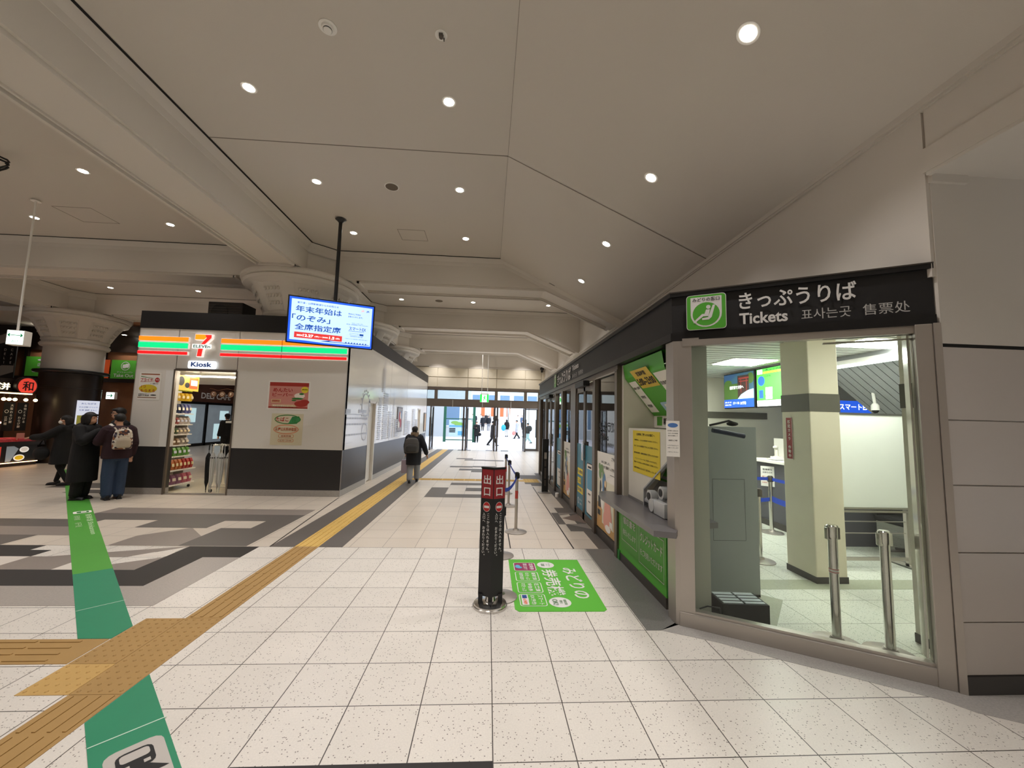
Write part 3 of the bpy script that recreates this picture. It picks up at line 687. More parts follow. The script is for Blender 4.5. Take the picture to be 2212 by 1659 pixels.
art(pl, [('rr', .46, .02, .86, .20, .03)], mat('film_sky', 'a8c8da', .5), t, 'print', .004); art(pl, [('rr', .54, .05, .80, .17, .01)], K['paper'], t, 'print', .005)
pl = Plane((2.14, 5.015, 1.66), (0, -1, 0)); b = MB(); b.box(2.14, 3.86, 1.65, 2.16, 5.015, 1.80); b.build('strip', K['paper'], t)
art(pl, [('t', '新幹線・特急列車', .68, .03, .085, .80, .02)], K['ink'], t, 'lettering', .003); art(pl, [('r', .10, .02, .24, .13)], K['green'], t, 'print', .003)
# the machine: tall white surround, sloping screen head, grey lower console
t = thing('ticket_machine', 'green and grey ticket vending machine half hidden behind the steel post', 'ticket machine', (2.1, 4.2, .785))
b = MB(); b.prism([(4.93, .785), (4.43, .785), (4.43, .97), (3.9, 1.29), (3.76, 1.38), (3.76, 1.62), (3.79, 1.64), (4.91, 1.64), (4.93, 1.62)], 'X', 1.775, 1.80); b.box(1.80, 4.40, .785, 2.16, 4.93, 1.64); b.box(1.80, 3.84, 1.45, 2.05, 4.40, 1.64)
b.build('surround', mat('machine_white', 'd5d1c4', .5, noise=.05), t)
b = MB(); b.prism([(4.93, .785), (4.43, .785), (4.43, .82), (4.93, .82)], 'X', 1.770, 1.776); b.build('foot_strip', K['granite_dark'], t)
b = MB(); b.prism([(4.44, .785), (4.44, .975), (3.9, 1.30), (3.72, 1.41), (3.72, 1.39), (3.9, 1.28), (4.425, .965), (4.425, .785)], 'X', 1.765, 1.80)
b.prism([(1.77, .79), (1.77, .86), (1.86, .97), (2.0, 1.16), (2.08, 1.2), (2.08, .79)], 'Y', 3.82, 4.42); b.build('console', mat('machine_grey', '9fa0a0', .45), t)
b = MB(); b.prism([(1.93, 1.08), (1.96, 1.10), (2.10, 1.35), (2.10, 1.15)], 'Y', 3.84, 4.40); b.build('screen_head', K['green'], t)
b = MB(); b.poly([(1.958, 4.25, 1.115), (1.958, 3.88, 1.115), (2.095, 3.88, 1.36), (2.095, 4.25, 1.36)][::-1])
o = b.build('screen', mat('screen_black', '111614', .15), t)
b = MB()
for y, z, x in ((4.22, .93, 1.80), (4.02, 1.0, 1.84), (4.10, .86, 1.77)): b.lathe([(.065, -.06), (.065, .0), (.05, .02)], (x, y, z), 20, 'X')
b.box(1.715, 3.80, .79, 1.77, 4.05, .93, .008); b.build('ticket_tray', mat('tray_pale', 'c6c7c5', .35), t, True)
b = MB(); b.lathe([(.04, -.068), (.025, -.0)], (1.80, 4.22, .93), 14, 'X'); b.lathe([(.04, -.068), (.025, 0)], (1.84, 4.02, 1.0), 14, 'X'); b.box(1.76, 4.25, .80, 1.768, 4.40, .84); b.build('slot', K['black'], t)
pl = Plane((1.773, 4.77, 1.125), (0, -1, 0))
o = sheet('notice', 'bright yellow notice full of black text on the ticket machine surround', 'notice', pl, .76, .49, K['yellow'])
art(pl, [('t', '定期券ご購入のお客様へ', .38, 0.432, 0.030, 0.52, .02), ('t', '定期券は、こちらの券売機でお求めください。', .38, 0.371, 0.019, 0.65, .01), ('t', 'なお「みどりの券売機プラス」もご利用ください。', .38, 0.301, 0.021, 0.68, .015), ('t', '新幹線定期券・通勤定期券がご購入いただけます', .38, 0.221, 0.021, 0.68, .015), ('t', 'クレジットカードもご利用いただけます。', .38, 0.155, 0.019, 0.62, .01), ('t', '現金でのお支払いは隣の機械をご利用ください', .38, 0.113, 0.019, 0.68, .01), ('t', '※通学定期券はこちらでは「お取り扱い」いたしません', .38, 0.047, 0.021, 0.68, .015)], K['ink'], o, 'lettering', .003)
pl = Plane((1.592, 3.474, 1.415), V((.1, -.045, 0)))
o = sheet('notice', 'small white notice with a blue oval taped to the steel corner post', 'notice', pl, .112, .315, K['paper'])
art(pl, [('c', .056, .276, .042, .02)], mat('oval_blue', '4d78b8', .5), o, 'print', .003)
art(pl, [('t', 'お客様へお知らせ', .056, 0.222, 0.010, 0.088), ('t', 'ただいまの時間', .056, 0.200, 0.009, 0.080), ('t', '窓口は混雑して', .056, 0.179, 0.009, 0.080), ('t', '券売機をご利用', .056, 0.136, 0.012, 0.072, .02), ('t', 'いただきますよう', .056, 0.093, 0.009, 0.088), ('t', 'お願いいたします', .056, 0.072, 0.009, 0.088), ('t', 'ご協力ください', .056, 0.036, 0.009, 0.088)], K['ink'], o, 'lettering', .003)

# ---------------------------------------------------------------- ticket office: inside
b = MB(); b.prism([(1.83, 3.47), (1.995, 3.50), (2.19, 3.88), (1.9, 3.98)], 'Z', .0, 2.45); struct(b.build('recess_wall', K['olive']))
t = thing('steel_cabinet', 'tall grey steel back of the ticket machine standing inside the window', 'cabinet', (2.5, 3.95, 0))
b = MB(); b.prism([(2.25, 3.96), (2.765, 3.96), (2.765, 4.9), (2.25, 4.9)], 'Z', .02, 1.69); b.build('body', K['grey_cab'], t)
cp = Plane((2.25, 3.96, 0), (1, 0, 0))
art(cp, [('fr', .04, .55, .38, 1.16, .004)], mat('seam', '4d5150', .6), t, 'hatch', .002)
b = MB(); b.prism([(2.25, 3.96), (2.765, 3.96), (2.765, 4.9), (2.25, 4.9)], 'Z', .0, .03); b.build('plinth', K['black'], t)
b = MB(); b.tube([(2.10, 3.61, 1.655), (2.40, 3.60, 1.605)], .022, 10); o = b.build('glass_bracket', mat('navy', '1b2740', .4), None, True)
tag(o, 'short dark blue padded bar reaching across in front of the grey cabinet', 'bar')
b = MB(); b.tube([(2.3, 4.0, 1.70), (2.4, 4.02, 1.72), (2.52, 4.03, 1.75), (2.62, 4.05, 1.72)], .012, 6); b.ball((2.58, 4.06, 1.72), (.06, .05, .025)); tag(b.build('cable_bundle', K['black_matte'], None, True), 'black cable bundle lying on top of the grey steel cabinet', 'cable')
t = thing('pillar', None, None, (3.8, 4.5, 0)); struct(t)
b = MB(); b.box(3.64, 4.29, 0, 4.0, 4.72, 2.75, .012); b.build('shaft', K['cream_dirty'], t)
b = MB(); b.box(3.636, 4.286, 1.885, 4.004, 4.724, 2.09); b.build('band', K['stripe_dark'], t)
b = MB(); b.box(3.635, 4.285, 0, 4.005, 4.725, .075); b.build('base', K['base_dark'], t)
pl = Plane((3.638, 4.655, 1.32), (0, -1, 0))
o = sheet('sticker', 'narrow red vertical sticker with white characters on the cream pillar', 'sticker', pl, .10, .50, K['red_dark'])
art(pl, [('fr', 0, 0, .10, .50, .005)], K['paper'], o, 'print', .003); art(pl, [('v', '防犯カメラ 作動中', .05, .475, .042, 1.2)], K['paper'], o, 'lettering', .003)
# angled light-box over the window ledge
t = thing('lamp_box', 'black box lamp with white louvred lid on the floor behind the window', 'lamp', (2.28, 3.52, 0))
M4 = Matrix.Translation(V((2.28, 3.55, 0))) @ Matrix.Rotation(math.radians(-4), 4, 'Z')
b = MB(); b.box(-.20, -.11, 0, .20, .14, .165, .004, M4); b.build('body', K['black_matte'], t)
b = MB()
for i in range(2): b.box(-.185+.19*i, -.095, .165, -.015+.19*i, .125, .173, 0, M4)
b.build('lid', mat('lid_white', 'c9d3d6', .3), t)
b = MB()
for i in range(2):
    for j in range(3): b.box(-.185+.19*i, -.06+.06*j, .173, -.015+.19*i, -.052+.06*j, .176, 0, M4)
b.build('louvre', K['black'], t)
b = MB(); b.tube([(2.09, 3.5, .04), (2.02, 3.42, .15), (1.92, 3.43, .16), (1.86, 3.45, .13)], .006, 6); b.build('cord', K['black'], t, True)
def belt_post(loc, label, group, h=.92, r=.032, chrome=True, head='steel_dark'):
    t = thing('belt_barrier_post', label, 'barrier post', loc, 0, group)
    b = MB(); b.lathe([(.17, 0), (.168, .008), (.12, .02), (.05, .03), (.04, .05)], n=36); b.build('base', K['steel'], t, True, local=True)
    b = MB(); b.lathe([(r*.9, .03), (r*.9, h-.07)], n=20); b.build('tube', K['steel_bright' if chrome else 'steel'], t, True, local=True)
    b = MB(); b.lathe([(r*1.1, h-.10), (r*1.15, h-.09), (r*1.15, h-.01), (r*.9, h)], n=20)
    for k in range(4): b.box(r*.7*(1 if k == 0 else -1 if k == 1 else .3)-.012, r*.7*(1 if k == 2 else -1 if k == 3 else .3)-.012, h-.095, r*.7*(1 if k == 0 else -1 if k == 1 else .3)+.022, r*.7*(1 if k == 2 else -1 if k == 3 else .3)+.022, h-.015)
    b.build('head', K[head], t, True, local=True); return t
for (x, y), w in (((2.82, 3.15), 'with a red and white label, in front of the cream pillar'), ((3.10, 2.99), 'in front of the whiteboard')):
    t = belt_post((x, y, .004), 'polished chrome post, ' + w, None, .915, .036, True, 'steel_bright')
    for s in (-1, 1):
        b = MB(); b.box(s*.035-.02, -.018, .80, s*.035+.02, .018, .895, .006); b.build('bracket', K['steel_bright'], t, local=True)
    if x < 3:
        b = MB(); b.lathe([(.0335, .54), (.0335, .575)], n=20); b.build('label', K['paper'], t, local=True); b = MB(); b.lathe([(.0338, .545), (.0338, .55)], n=20); b.lathe([(.0338, .568), (.0338, .573)], n=20); b.build('label', K['red'], t, local=True)
t = thing('whiteboard', 'blank mobile whiteboard on a steel stand behind the cream pillar', 'whiteboard', (4.7, 4.75, .004))
b = MB(); b.box(3.95, 4.70, .74, 5.24, 4.73, 1.89, .004); b.build('panel', mat('board_white', 'e6e8e2', .3), t)
b = MB(); b.box(3.93, 4.695, 1.875, 5.25, 4.735, 1.90); b.box(3.93, 4.695, .72, 5.25, 4.735, .745); b.box(5.225, 4.695, .72, 5.25, 4.735, 1.9); b.box(3.93, 4.66, .69, 5.25, 4.70, .715); b.build('frame', K['steel_bright'], t)
for x in (5.23, 4.0):
    b = MB(); b.box(x-.02, 4.73, .03, x+.02, 4.77, 1.85); b.box(x-.02, 4.45, .03, x+.02, 5.05, .065); b.build('leg', K['steel'], t)
b = MB(); b.box(4.0, 4.74, .10, 5.23, 4.76, .14); b.box(4.0, 4.745, .42, 5.23, 4.755, .43); b.box(4.0, 4.745, .56, 5.23, 4.755, .57); b.build('crossbar', K['steel'], t)
for x in (5.23, 4.0):
    for y in (4.47, 5.03): b = MB(); b.lathe([(.03, -.012), (.03, .012)], (x, y, .034), 14, 'X'); b.build('caster', K['rubber'], t, True)
# ceiling lights of the office (lit panels), with unseen ones added to brighten it
lo = mat('office_light', 'fbfff8', .5, emit=28)
for i, (x, y, w, d, ls) in enumerate(((4.13, 6.15, .68, .62, 'square lit ceiling panel beyond the cream pillar'), (4.75, 4.45, .85, .45, 'lit ceiling panel above the whiteboard'), (2.5, 9.4, .6, .6, 'unseen added ceiling panel lighting the far half of the ticket office'), (3.0, 7.4, .9, .25, 'unseen added lit ceiling panel behind the sliding doors'), (2.5, 11.4, .6, .6, 'unseen added lit ceiling panel closer to the far bronze doors inside the office'), (3.9, 3.2, .5, .3, 'unseen added lit ceiling panel just inside the angled window'))):
    t = thing('ceiling_panel_light', ls, 'ceiling light', (x, y, 2.75))
    b = MB(); b.box(x-w/2, y-d/2, 2.725, x+w/2, y+d/2, 2.75); b.build('diffuser', lo if y < 7 else mat('office_fill_far', 'fbfff8', .5, emit=60), t)
    b = MB(); b.box(x-w/2-.03, y-d/2-.03, 2.735, x+w/2+.03, y+d/2+.03, 2.752); b.build('frame', K['white'], t)
t = thing('tube_light', 'long tube light along the upper edge of the slanted ribbed ceiling', 'ceiling light', (5.14, 4.6, 2.58))
b = MB(); b.tube([(5.13, 3.2, 2.60), (5.13, 5.8, 2.60)], .025, 10); b.build('tube', mat('tube_glow', 'f4fff4', .5, emit=4), t, True)
b = MB(); b.box(5.10, 3.15, 2.62, 5.20, 5.85, 2.68); b.build('housing', K['white'], t)
# screens above the counters
def screen(y0, y1, label):
    t = thing('wall_screen', label, 'screen', (4.75, (y0+y1)/2, 2.03))
    b = MB(); b.box(4.75, y0, 2.03, 4.83, y1, 2.72, .005); b.build('housing', K['black'], t)
    return t, Plane((4.748, y1, 2.03), (0, -1, 0)), y1-y0
t, pl, w = screen(6.79, 7.72, 'lit screen with a forest shrine and bullet train, over the ticket counter')
e = lambda n, c, k=1.2: mat(n, c, .5, emit=k)
art(pl, [('r', .02, .02, w-.02, .67)], e('scr_sky', '33566b', .7), t, 'image', .002); art(pl, [('p', [(.02, .67), (.02, .5), (.25, .55), (.45, .67)])], e('scr_mount', '2b4a6e', .8), t, 'image', .003)
art(pl, [('r', .02, .18, .45, .48), ('c', .15, .5, .12, .06), ('c', .82, .55, .1, .1)], e('scr_leaf', '3e5a26', .8), t, 'image', .004); art(pl, [('r', .45, .18, .78, .62)], e('scr_dark', '3c2a26', .7), t, 'image', .005)
art(pl, [('r', .50, .50, .76, .52), ('r', .48, .55, .78, .58), ('r', .54, .3, .56, .56), ('r', .70, .3, .72, .56)], e('scr_gate', '7d2e2a', .8), t, 'image', .006)
art(pl, [('p', [(.45, .18), (.55, .26), (.75, .33), (w-.02, .35), (w-.02, .18)])], e('scr_train', 'a9d8ec', 1.2), t, 'image', .007); art(pl, [('r', .02, .02, w-.02, .18)], e('scr_blue', '1f4fc0', 1.1), t, 'image', .008)
art(pl, [('t', '新幹線で大神へ', .42, .37, .07, .42, .02), ('t', '東海道・山陽・九州', .15, .11, .03, .2), ('t', '新幹線のご予約は', .15, .06, .03, .2), ('t', 'スマートEX', .40, .08, .05, .2, .02), ('t', 'EX予約', .61, .07, .06, .16, .03)], e('scr_white', 'ffffff', 1.3), t, 'lettering', .009)
t, pl, w = screen(5.82, 6.75, 'lit green screen advertising ticket machines, nearer of the pair over the counter')
art(pl, [('r', .02, .02, w-.02, .67)], e('scr_green', '45a83c', 1.0), t, 'image', .002); art(pl, [('r', .02, .02, w-.02, .12), ('r', .04, .58, .17, .66), ('r', .24, .2, .40, .34), ('r', .24, .14, .40, .19)], e('scr_white', 'ffffff', 1.3), t, 'image', .003)
art(pl, [('c', .14, .46, .085, .085), ('r', .08, .16, .18, .3)], e('scr_blue', '1f4fc0', 1.1), t, 'image', .004); art(pl, [('r', .19, .58, w-.05, .615)], e('scr_yel', 'e8d63a', 1.1), t, 'image', .004)
art(pl, [('t', 'みどりの', .105, .60, .04, .1), ('t', 'きっぷの購入', .5, .62, .04, .5), ('t', 'かんたん', .4, .58, .03, .3), ('t', 'ここが便利', .3, .52, .03, .15), ('t', 'JRおでかけネット', .3, .05, .04, .4)], K['ink'], t, 'lettering', .006)
t = thing('wall_screen', 'blue lit screen with white lettering showing past the pillar under the slanted ceiling', 'screen', (5.8, 7.0, 2.0))
b = MB(); b.box(6.2, 7.0, 1.99, 7.6, 7.05, 2.22); b.build('housing', e('scr_blue', '1f4fc0', 1.1), t); pl = Plane((6.2, 7.0, 1.99), (1, 0, 0))
art(pl, [('t', 'スマートEX', .62, .06, .11, .6, .02)], e('scr_white', 'ffffff', 1.3), t, 'lettering', .004)
t = thing('security_camera', 'white dome security camera hanging below the slanted ceiling', 'camera', (5.9, 5.7, 2.05))
b = MB(); b.lathe([(.05, 1.98), (.05, 2.05), (.03, 2.08)], (5.68, 5.5, 0), 16); b.tube([(5.68, 5.5, 2.06), (5.69, 5.53, 2.24)], .02, 8); b.build('body', K['white'], t, True)
b = MB(); b.ball((5.68, 5.5, 1.975), (.042, .042, .04)); b.build('lens', K['black'], t, True)
# counter with clutter
t = thing('ticket_counter', 'dark grey ticket counter with a pale top under the lit screens', 'counter', (5.1, 6.6, 0))
b = MB(); b.box(4.9, 5.6, 0, 5.7, 7.05, 1.08); b.build('body', mat('counter_grey', '4c4b52', .5), t); b = MB(); b.box(4.82, 5.55, 1.08, 5.8, 7.1, 1.13, .006); b.build('top', K['paper'], t)
b = MB(); b.box(4.88, 5.6, 0, 4.905, 7.05, .1); b.build('kick_plate', K['base_dark'], t)
for (x, y, w, d, h, m, n, lb, ct) in ((5.35, 6.85, .10, .5, .36, 'paper', 'partition', 'pale low screen partition on the ticket counter', 'partition'), (5.05, 6.3, .05, .09, .30, 'blue', 'flyer_stand', 'blue flyer stand on the ticket counter', 'stand'), (4.98, 6.62, .12, .14, .06, 'paper', 'paper_tray', 'white paper tray at the edge of the ticket counter', 'tray'), (5.6, 6.4, .3, .4, .55, 'white', 'printer', 'white printer at the back of the ticket counter', 'printer')):
    b = MB(); b.box(x-w/2, y-d/2, 1.13, x+w/2, y+d/2, 1.13+h, .006)
    if n == 'printer': b.box(x-w/2-.05, y-d/2+.05, 1.35, x-w/2, y+d/2-.05, 1.38); b.box(x-w/2-.01, y-.1, 1.5, x-w/2, y+.1, 1.6)
    if n == 'flyer_stand': b.box(x-.1, y-.06, 1.13, x+.1, y+.06, 1.14)
    if n == 'paper_tray': b.box(x-.09, y-.1, 1.14, x+.09, y+.1, 1.15)
    if n == 'partition': b.box(x-.12, y-.25, 1.13, x+.12, y+.25, 1.14)
    tag(b.build(n, K[m]), lb, ct)
b = MB(); b.tube([(4.99, 6.62, 1.19), (4.99, 6.62, 1.33)], [.03, .02], 10); b.ball((4.97, 6.62, 1.35), (.045, .03, .03)); b.lathe([(.05, 1.19), (.05, 1.2)], (4.99, 6.62, 0), 16)
tag(b.build('hand_sanitiser', K['cream'], None, True), 'cream pump bottle standing on the paper tray', 'bottle')
pl = Plane((4.76, 6.72, .68), V((.5, -.5, 0)))
o = sheet('notice', 'white notice with red text hanging at the edge of the dark counter', 'notice', pl, .20, .34, K['paper'])
art(pl, [('t', '整理券を', .10, .27, .03, .14), ('t', 'お持ちの方', .10, .22, .03, .14)], K['ink'], o, 'lettering', .003); art(pl, [('t', '順番にお呼び', .10, .15, .025, .16), ('t', 'いたします', .10, .11, .025, .16), ('t', 'お待ち下さい', .10, .05, .025, .16)], K['red'], o, 'lettering', .003)
PO = [(3.83, 6.35), (4.62, 6.3), (4.3, 5.2), (3.5, 5.0)]
lb = ('chrome belt post near the grey cabinet with two blue belts', 'chrome belt post beside the ticket counter front', 'chrome belt post hidden behind the whiteboard legs', 'chrome belt post whose flat foot shows beside the cream pillar')
for (x, y), l in zip(PO, lb): belt_post((x, y, .004), l, None, .9)
def belt(name, p, q, h, m, label, sag=.0, w=.05):
    b = MB(); n = 8; P = [V(p).lerp(V(q), i/n)-V((0, 0, sag*4*(i/n)*(1-i/n))) for i in range(n+1)]
    d = (V(q)-V(p)).normalized(); s = V((d.y, -d.x, 0))*.0015
    for A, B in zip(P, P[1:]):
        for k in (-1, 1): b.poly([A+s*k+V((0, 0, h)), B+s*k+V((0, 0, h)), B+s*k+V((0, 0, h+w)), A+s*k+V((0, 0, h+w))])
    return tag(b.build(name, K[m]), label, 'belt')
belt('barrier_belt', (3.83, 6.35, 0), (4.62, 6.3, 0), .83, 'belt', 'blue belt strung at the top of the posts before the counter', 0)
belt('barrier_belt', (3.5, 5.0, 0), (3.83, 6.35, 0), .45, 'belt', 'lower blue belt running beside the cream pillar', 0, .06)
belt('barrier_belt', (3.83, 6.35, 0), (4.62, 6.3, 0), .50, 'belt', 'lower blue belt in front of the dark counter', .03, .06)
belt('barrier_belt', (4.62, 6.3, 0), (4.79, 5.5, 0), .83, 'belt', 'blue belt running from the counter post behind the cream pillar', .02)
belt('barrier_belt', (4.62, 6.3, 0), (4.79, 5.5, 0), .50, 'belt', 'lower sagging blue belt running from the counter post behind the cream pillar', .05, .09)
b = MB(); b.box(5.45, 4.9, .43, 5.95, 5.4, .52, .03); b.box(5.45, 5.34, .5, 5.95, 5.42, 1.25, .03)
t = tag(thing('office_chair', 'dark office chair behind the whiteboard frame', 'chair', (5.7, 5.15, 0))); b.build('seat', K['black_matte'], t)
b = MB(); b.tube([(5.7, 5.15, .05), (5.7, 5.15, .45)], .03, 10)
for k in range(5): b.tube([(5.7, 5.15, .09), (5.7+.28*math.cos(k*1.257), 5.15+.28*math.sin(k*1.257), .04)], .018, 6)
b.build('leg', K['steel_dark'], t, True)
b = MB(); b.tube([(3.52, 3.02, 1.25), (3.48, 3.02, 1.12), (3.5, 3.02, 1.0), (3.46, 3.02, .92), (3.42, 3.02, 1.0)], .008, 6); tag(b.build('looped_cable', K['white'], None, True), 'white cable looped beside the window frame', 'cable')
b = MB(); b.box(3.50, 3.02, 0, 3.62, 3.16, 2.75); struct(b.build('pillar', K['cream'])); b = MB(); b.box(3.495, 3.015, 1.885, 3.625, 3.165, 2.09); struct(b.build('trim_6', K['stripe_dark'])); b = MB(); b.box(3.495, 3.015, 0, 3.625, 3.165, .075); struct(b.build('trim_7', K['base_dark']))
# ---------------------------------------------------------------- the kiosk shop
KX0, KX1, KY0, KY1 = -7.40, -3.07, 8.70, 20.0
DX0, DX1, DH = -6.60, -5.37, 2.56
ks = thing('kiosk_shop', 'white and black station kiosk with lit striped shop sign', 'kiosk', (-5.2, 8.7, 0))
b = MB()
b.box(KX0, KY0, .97, DX0, KY0+.12, 3.45); b.box(DX1, KY0, .97, KX1, KY0+.12, 3.45); b.box(DX0-.01, KY0, DH, DX1+.01, KY0+.12, 3.45)
b.build('front_panel', K['white_panel'], ks)
b = MB()
DOORS = ((10.42, 11.05), (17.5, 18.2))
ys = [KY0+.0, DOORS[0][0], DOORS[0][1], DOORS[1][0], DOORS[1][1], KY1]
b.box(KX1-.12, ys[0]+.002, .97, KX1+.0, ys[1], 3.45); b.box(KX1-.12, ys[2], .97, KX1, ys[3], 3.45); b.box(KX1-.12, ys[4], .97, KX1, ys[5], 3.45)
for k in (1, 3): b.box(KX1-.12, ys[k], 2.08, KX1, ys[k+1], 3.45)
b.build('side_panel', K['white_gloss'], ks)
b = MB(); b.box(KX1-.004, KY0-.004, .13, KX1+.004, KY0+.006, 3.45); b.box(KX0-.004, KY0-.006, .13, KX0+.004, KY0+.002, 3.45)
for y in (12.6, 15.1): b.box(KX1, y-.003, .97, KX1+.002, y+.003, 3.45)
b.build('corner_trim', K['steel'], ks)
for nm, m, z0, z1, e_ in (('wainscot', 'wainscot', .13, .97, 0), ('skirting', 'granite', 0, .13, .006)):
    for q in [(KX0, KY0-e_, DX0, KY0+.12), (DX1, KY0-e_, KX1-.002+e_, KY0+.12)] + [(KX1-.12, ys[k]+(.125 if k == 0 else .002), KX1-.002+e_, ys[k+1]) for k in (0, 2, 4)]:
        b = MB(); b.box(q[0], q[1], z0, q[2], q[3], z1); b.build(nm, K[m], ks)
b = MB(); b.box(KX0-.008, KY0-.01, 3.45, KX1+.008, KY0+.12, 3.82); b.box(KX1-.12, KY0, 3.45, KX1+.008, KY1+.01, 3.82); b.box(KX0-.008, KY0, 3.45, KX0+.12, KY1, 3.82)
b.build('parapet', K['fascia'], ks)
b = MB(); b.box(KX0, KY0+.1, 3.45, KX1-.1, KY1, 3.55); b.build('roof', K['base_dark'], ks)
b = MB(); b.box(KX0+.1, KY0+.12, 2.62, KX1-.12, 13.2, 2.7); b.prism([(-7.35, 9.9), (-8.25, 10.0), (-10.4, 13.0), (-10.4, 13.7), (-7.35, 13.7)], 'Z', 2.62, 2.7); b.build('inner_ceiling', mat('kiosk_ceiling', 'ece8dc', .4), ks)
b = MB(); b.box(KX0, KY0+.1, 0, KX0+.1, 9.75, 3.45); b.box(KX0, 13.1, 0, KX0+.1, KY1, 3.45); b.box(KX0, 9.7, 2.7, KX0+.1, 13.2, 3.45); b.box(KX0, 13.1, 0, KX1-.1, 13.2, 3.45); b.box(KX0, KY1-.1, 0, KX1, KY1, 3.45)
b.build('inner_wall', K['white_panel'], ks)
b = MB(); b.box(KX0+.05, KY0, -.02, KX1-.1, 13.1, .006); b.build('shop_floor', mat('shop_floor', 'd9cfb8', .25, noise=.05), ks)
fr = MB(); fr.box(DX0-.03, KY0-.02, 0, DX0+.005, KY0+.03, DH+.03); fr.box(DX1-.005, KY0-.012, 0, DX1+.025, KY0+.03, DH+.03); fr.box(DX0, KY0-.02, DH, DX1, KY0+.03, DH+.05)
fr.build('door_frame', K['bronze'], ks)
b = MB(); b.box(DX0-.19, KY0-.006, .97, DX0-.03, KY0+.002, DH); b.build('door_reveal', K['white_gloss'], ks)
b = MB(); b.box(DX0, KY0-.02, 0, DX1, KY0+.14, .012); b.build('threshold', K['steel'], ks)
for k in (1, 3):                            # white service doors set into the long side
    b = MB(); b.box(KX1-.10, ys[k], .0, KX1+.006, ys[k]+.05, 2.1); b.box(KX1-.10, ys[k+1]-.05, .0, KX1+.006, ys[k+1], 2.1); b.box(KX1-.10, ys[k], 2.05, KX1+.006, ys[k+1], 2.1)
    d = b.build('door_frame', K['white_panel'], ks)
    b = MB(); b.box(KX1-.10, ys[k]+.05, .02, KX1-.07, ys[k+1]-.05, 2.05); d = b.build('door', K['white_panel'], ks)
    b = MB(); b.box(KX1-.07, ys[k]+.10, .98, KX1-.03, ys[k]+.13, 1.1); b.build('handle', K['steel'], d)
# lit sign: stripes, numeral, name board
SY = KY0-.06
for x0, x1 in ((-7.37, -6.355), (-5.71, -3.07)):
    for z0, z1, c in ((3.165, 3.275, 'ff7a10'), (3.02, 3.15, '05c878'), (2.885, 2.965, 'f01418')):
        if x0 < -7: z0, z1 = z0-.0, z1-.0
        b = MB(); b.box(x0, SY, z0, x1, KY0-.01, z1, .012)
        s = b.build('sign_stripe', mat('edge_'+c, 'fff6f0', .5, emit=.2), ks)
        b = MB(); b.box(x0+.010, SY-.004, z0+.009, x1-.010, SY+.01, z1-.009)
        b.build('stripe_face', mat('glow_'+c, c, .5, emit=.95), s)
        if x0 > -6:
            b = MB(); b.box(-4.45, SY-.006, z0, -4.44, SY, z1); b.build('joint', K['ink'], s)
pl = Plane((-6.24, SY, 2.86), (1, 0, 0))
lg = thing('tmp', None, None) if False else None
def poly_emit(n, c, k=1.3): return mat(n, c, .5, emit=k)
b = MB()
b.prism([(-6.235, 3.35), (-5.885, 3.35), (-5.885, 3.26), (-6.0, 3.14), (-6.05, 3.0), (-6.06, 2.86), (-6.18, 2.86), (-6.16, 3.02), (-6.10, 3.14), (-6.03, 3.22), (-6.235, 3.22)], 'Y', SY-.004, KY0-.01)
num = b.build('sign_numeral', mat('edge_num', 'fff6f0', .5, emit=.45), ks)
art(pl, [('p', [(.012, .478), (.205, .478), (.24, .42), (.19, .372), (.012, .372)])], poly_emit('glow_orange7', 'ff7a10'), num, 'numeral_bar', .008)
art(pl, [('p', [(.21, .475), (.34, .475), (.34, .41), (.225, .28), (.18, .14), (.168, .012), (.075, .012), (.09, .16), (.14, .27), (.20, .35), (.245, .405)])], poly_emit('glow_red7', 'e01c18'), num, 'numeral_stem', .010)
art(pl, [('r', -.03, .175, .36, .27)], poly_emit('glow_white', 'f2f6f2', .75), num, 'name_band', .014); art(pl, [('t', 'ELEVEn', .165, .190, .065, .34, .02)], poly_emit('glow_green7', '0a5a38', .15), num, 'lettering', .017)
b = MB(); b.box(-6.345, SY-.0, 2.615, -5.77, KY0-.01, 2.775, .03); nb = b.build('sign_board', poly_emit('glow_board', 'eaf2fa', .75), ks)
art(Plane((-6.345, SY, 2.615), (1, 0, 0)), [('t', 'Kiosk', .2875, .035, .10, .42, .035)], poly_emit('glow_blue7', '0a3a88', .15), nb, 'lettering', .004)
# pale grey skyline print on the long glossy side
pl = Plane((KX1+.0005, KY0, 0), (0, 1, 0))
g = []
for i in range(9):
    for j in range(3): g.append(('r', .12+.17*i, 1.36+.135*j-(.1 if j == 0 else 0), .25+.17*i, 1.40+.135*j-(.1 if j == 0 else 0)))
g += [('r', .02, 1.73, 1.65, 1.75), ('r', .05, 1.76, .35, 1.85), ('r', .9, 1.78, 1.5, 1.86), ('r', .1, 1.10, .6, 1.105), ('ring', 1.42, 1.98, .30, .30, .03), ('ring', 1.42, 1.32, .22, .22, .02)]
for k in range(16):
    a = 2*math.pi*k/16; g.append(('c', 1.42+.36*math.cos(a), 1.98+.36*math.sin(a), .03, .03))
for y0, z0, z1, w in ((2.6, 1.05, 2.3, .25), (3.1, 1.05, 2.45, .5), (3.75, 1.05, 1.9, .3), (4.3, 1.05, 2.35, .12), (4.6, 1.05, 1.7, .5), (6.1, 1.05, 2.0, .4), (6.6, 1.05, 1.6, .5), (7.6, 1.05, 2.1, .5), (8.3, 1.05, 1.7, .4)):
    n = int((z1-z0)/.06)
    for q in range(n): g.append(('r', y0, z0+q*.06, y0+w, z0+q*.06+.034))
for q in range(14): g.append(('r', 2.95-.08*(1 if q < 8 else 1.2), 2.42+.05*q, 3.05+.08*(1 if q < 8 else 1.2), 2.45+.05*q))
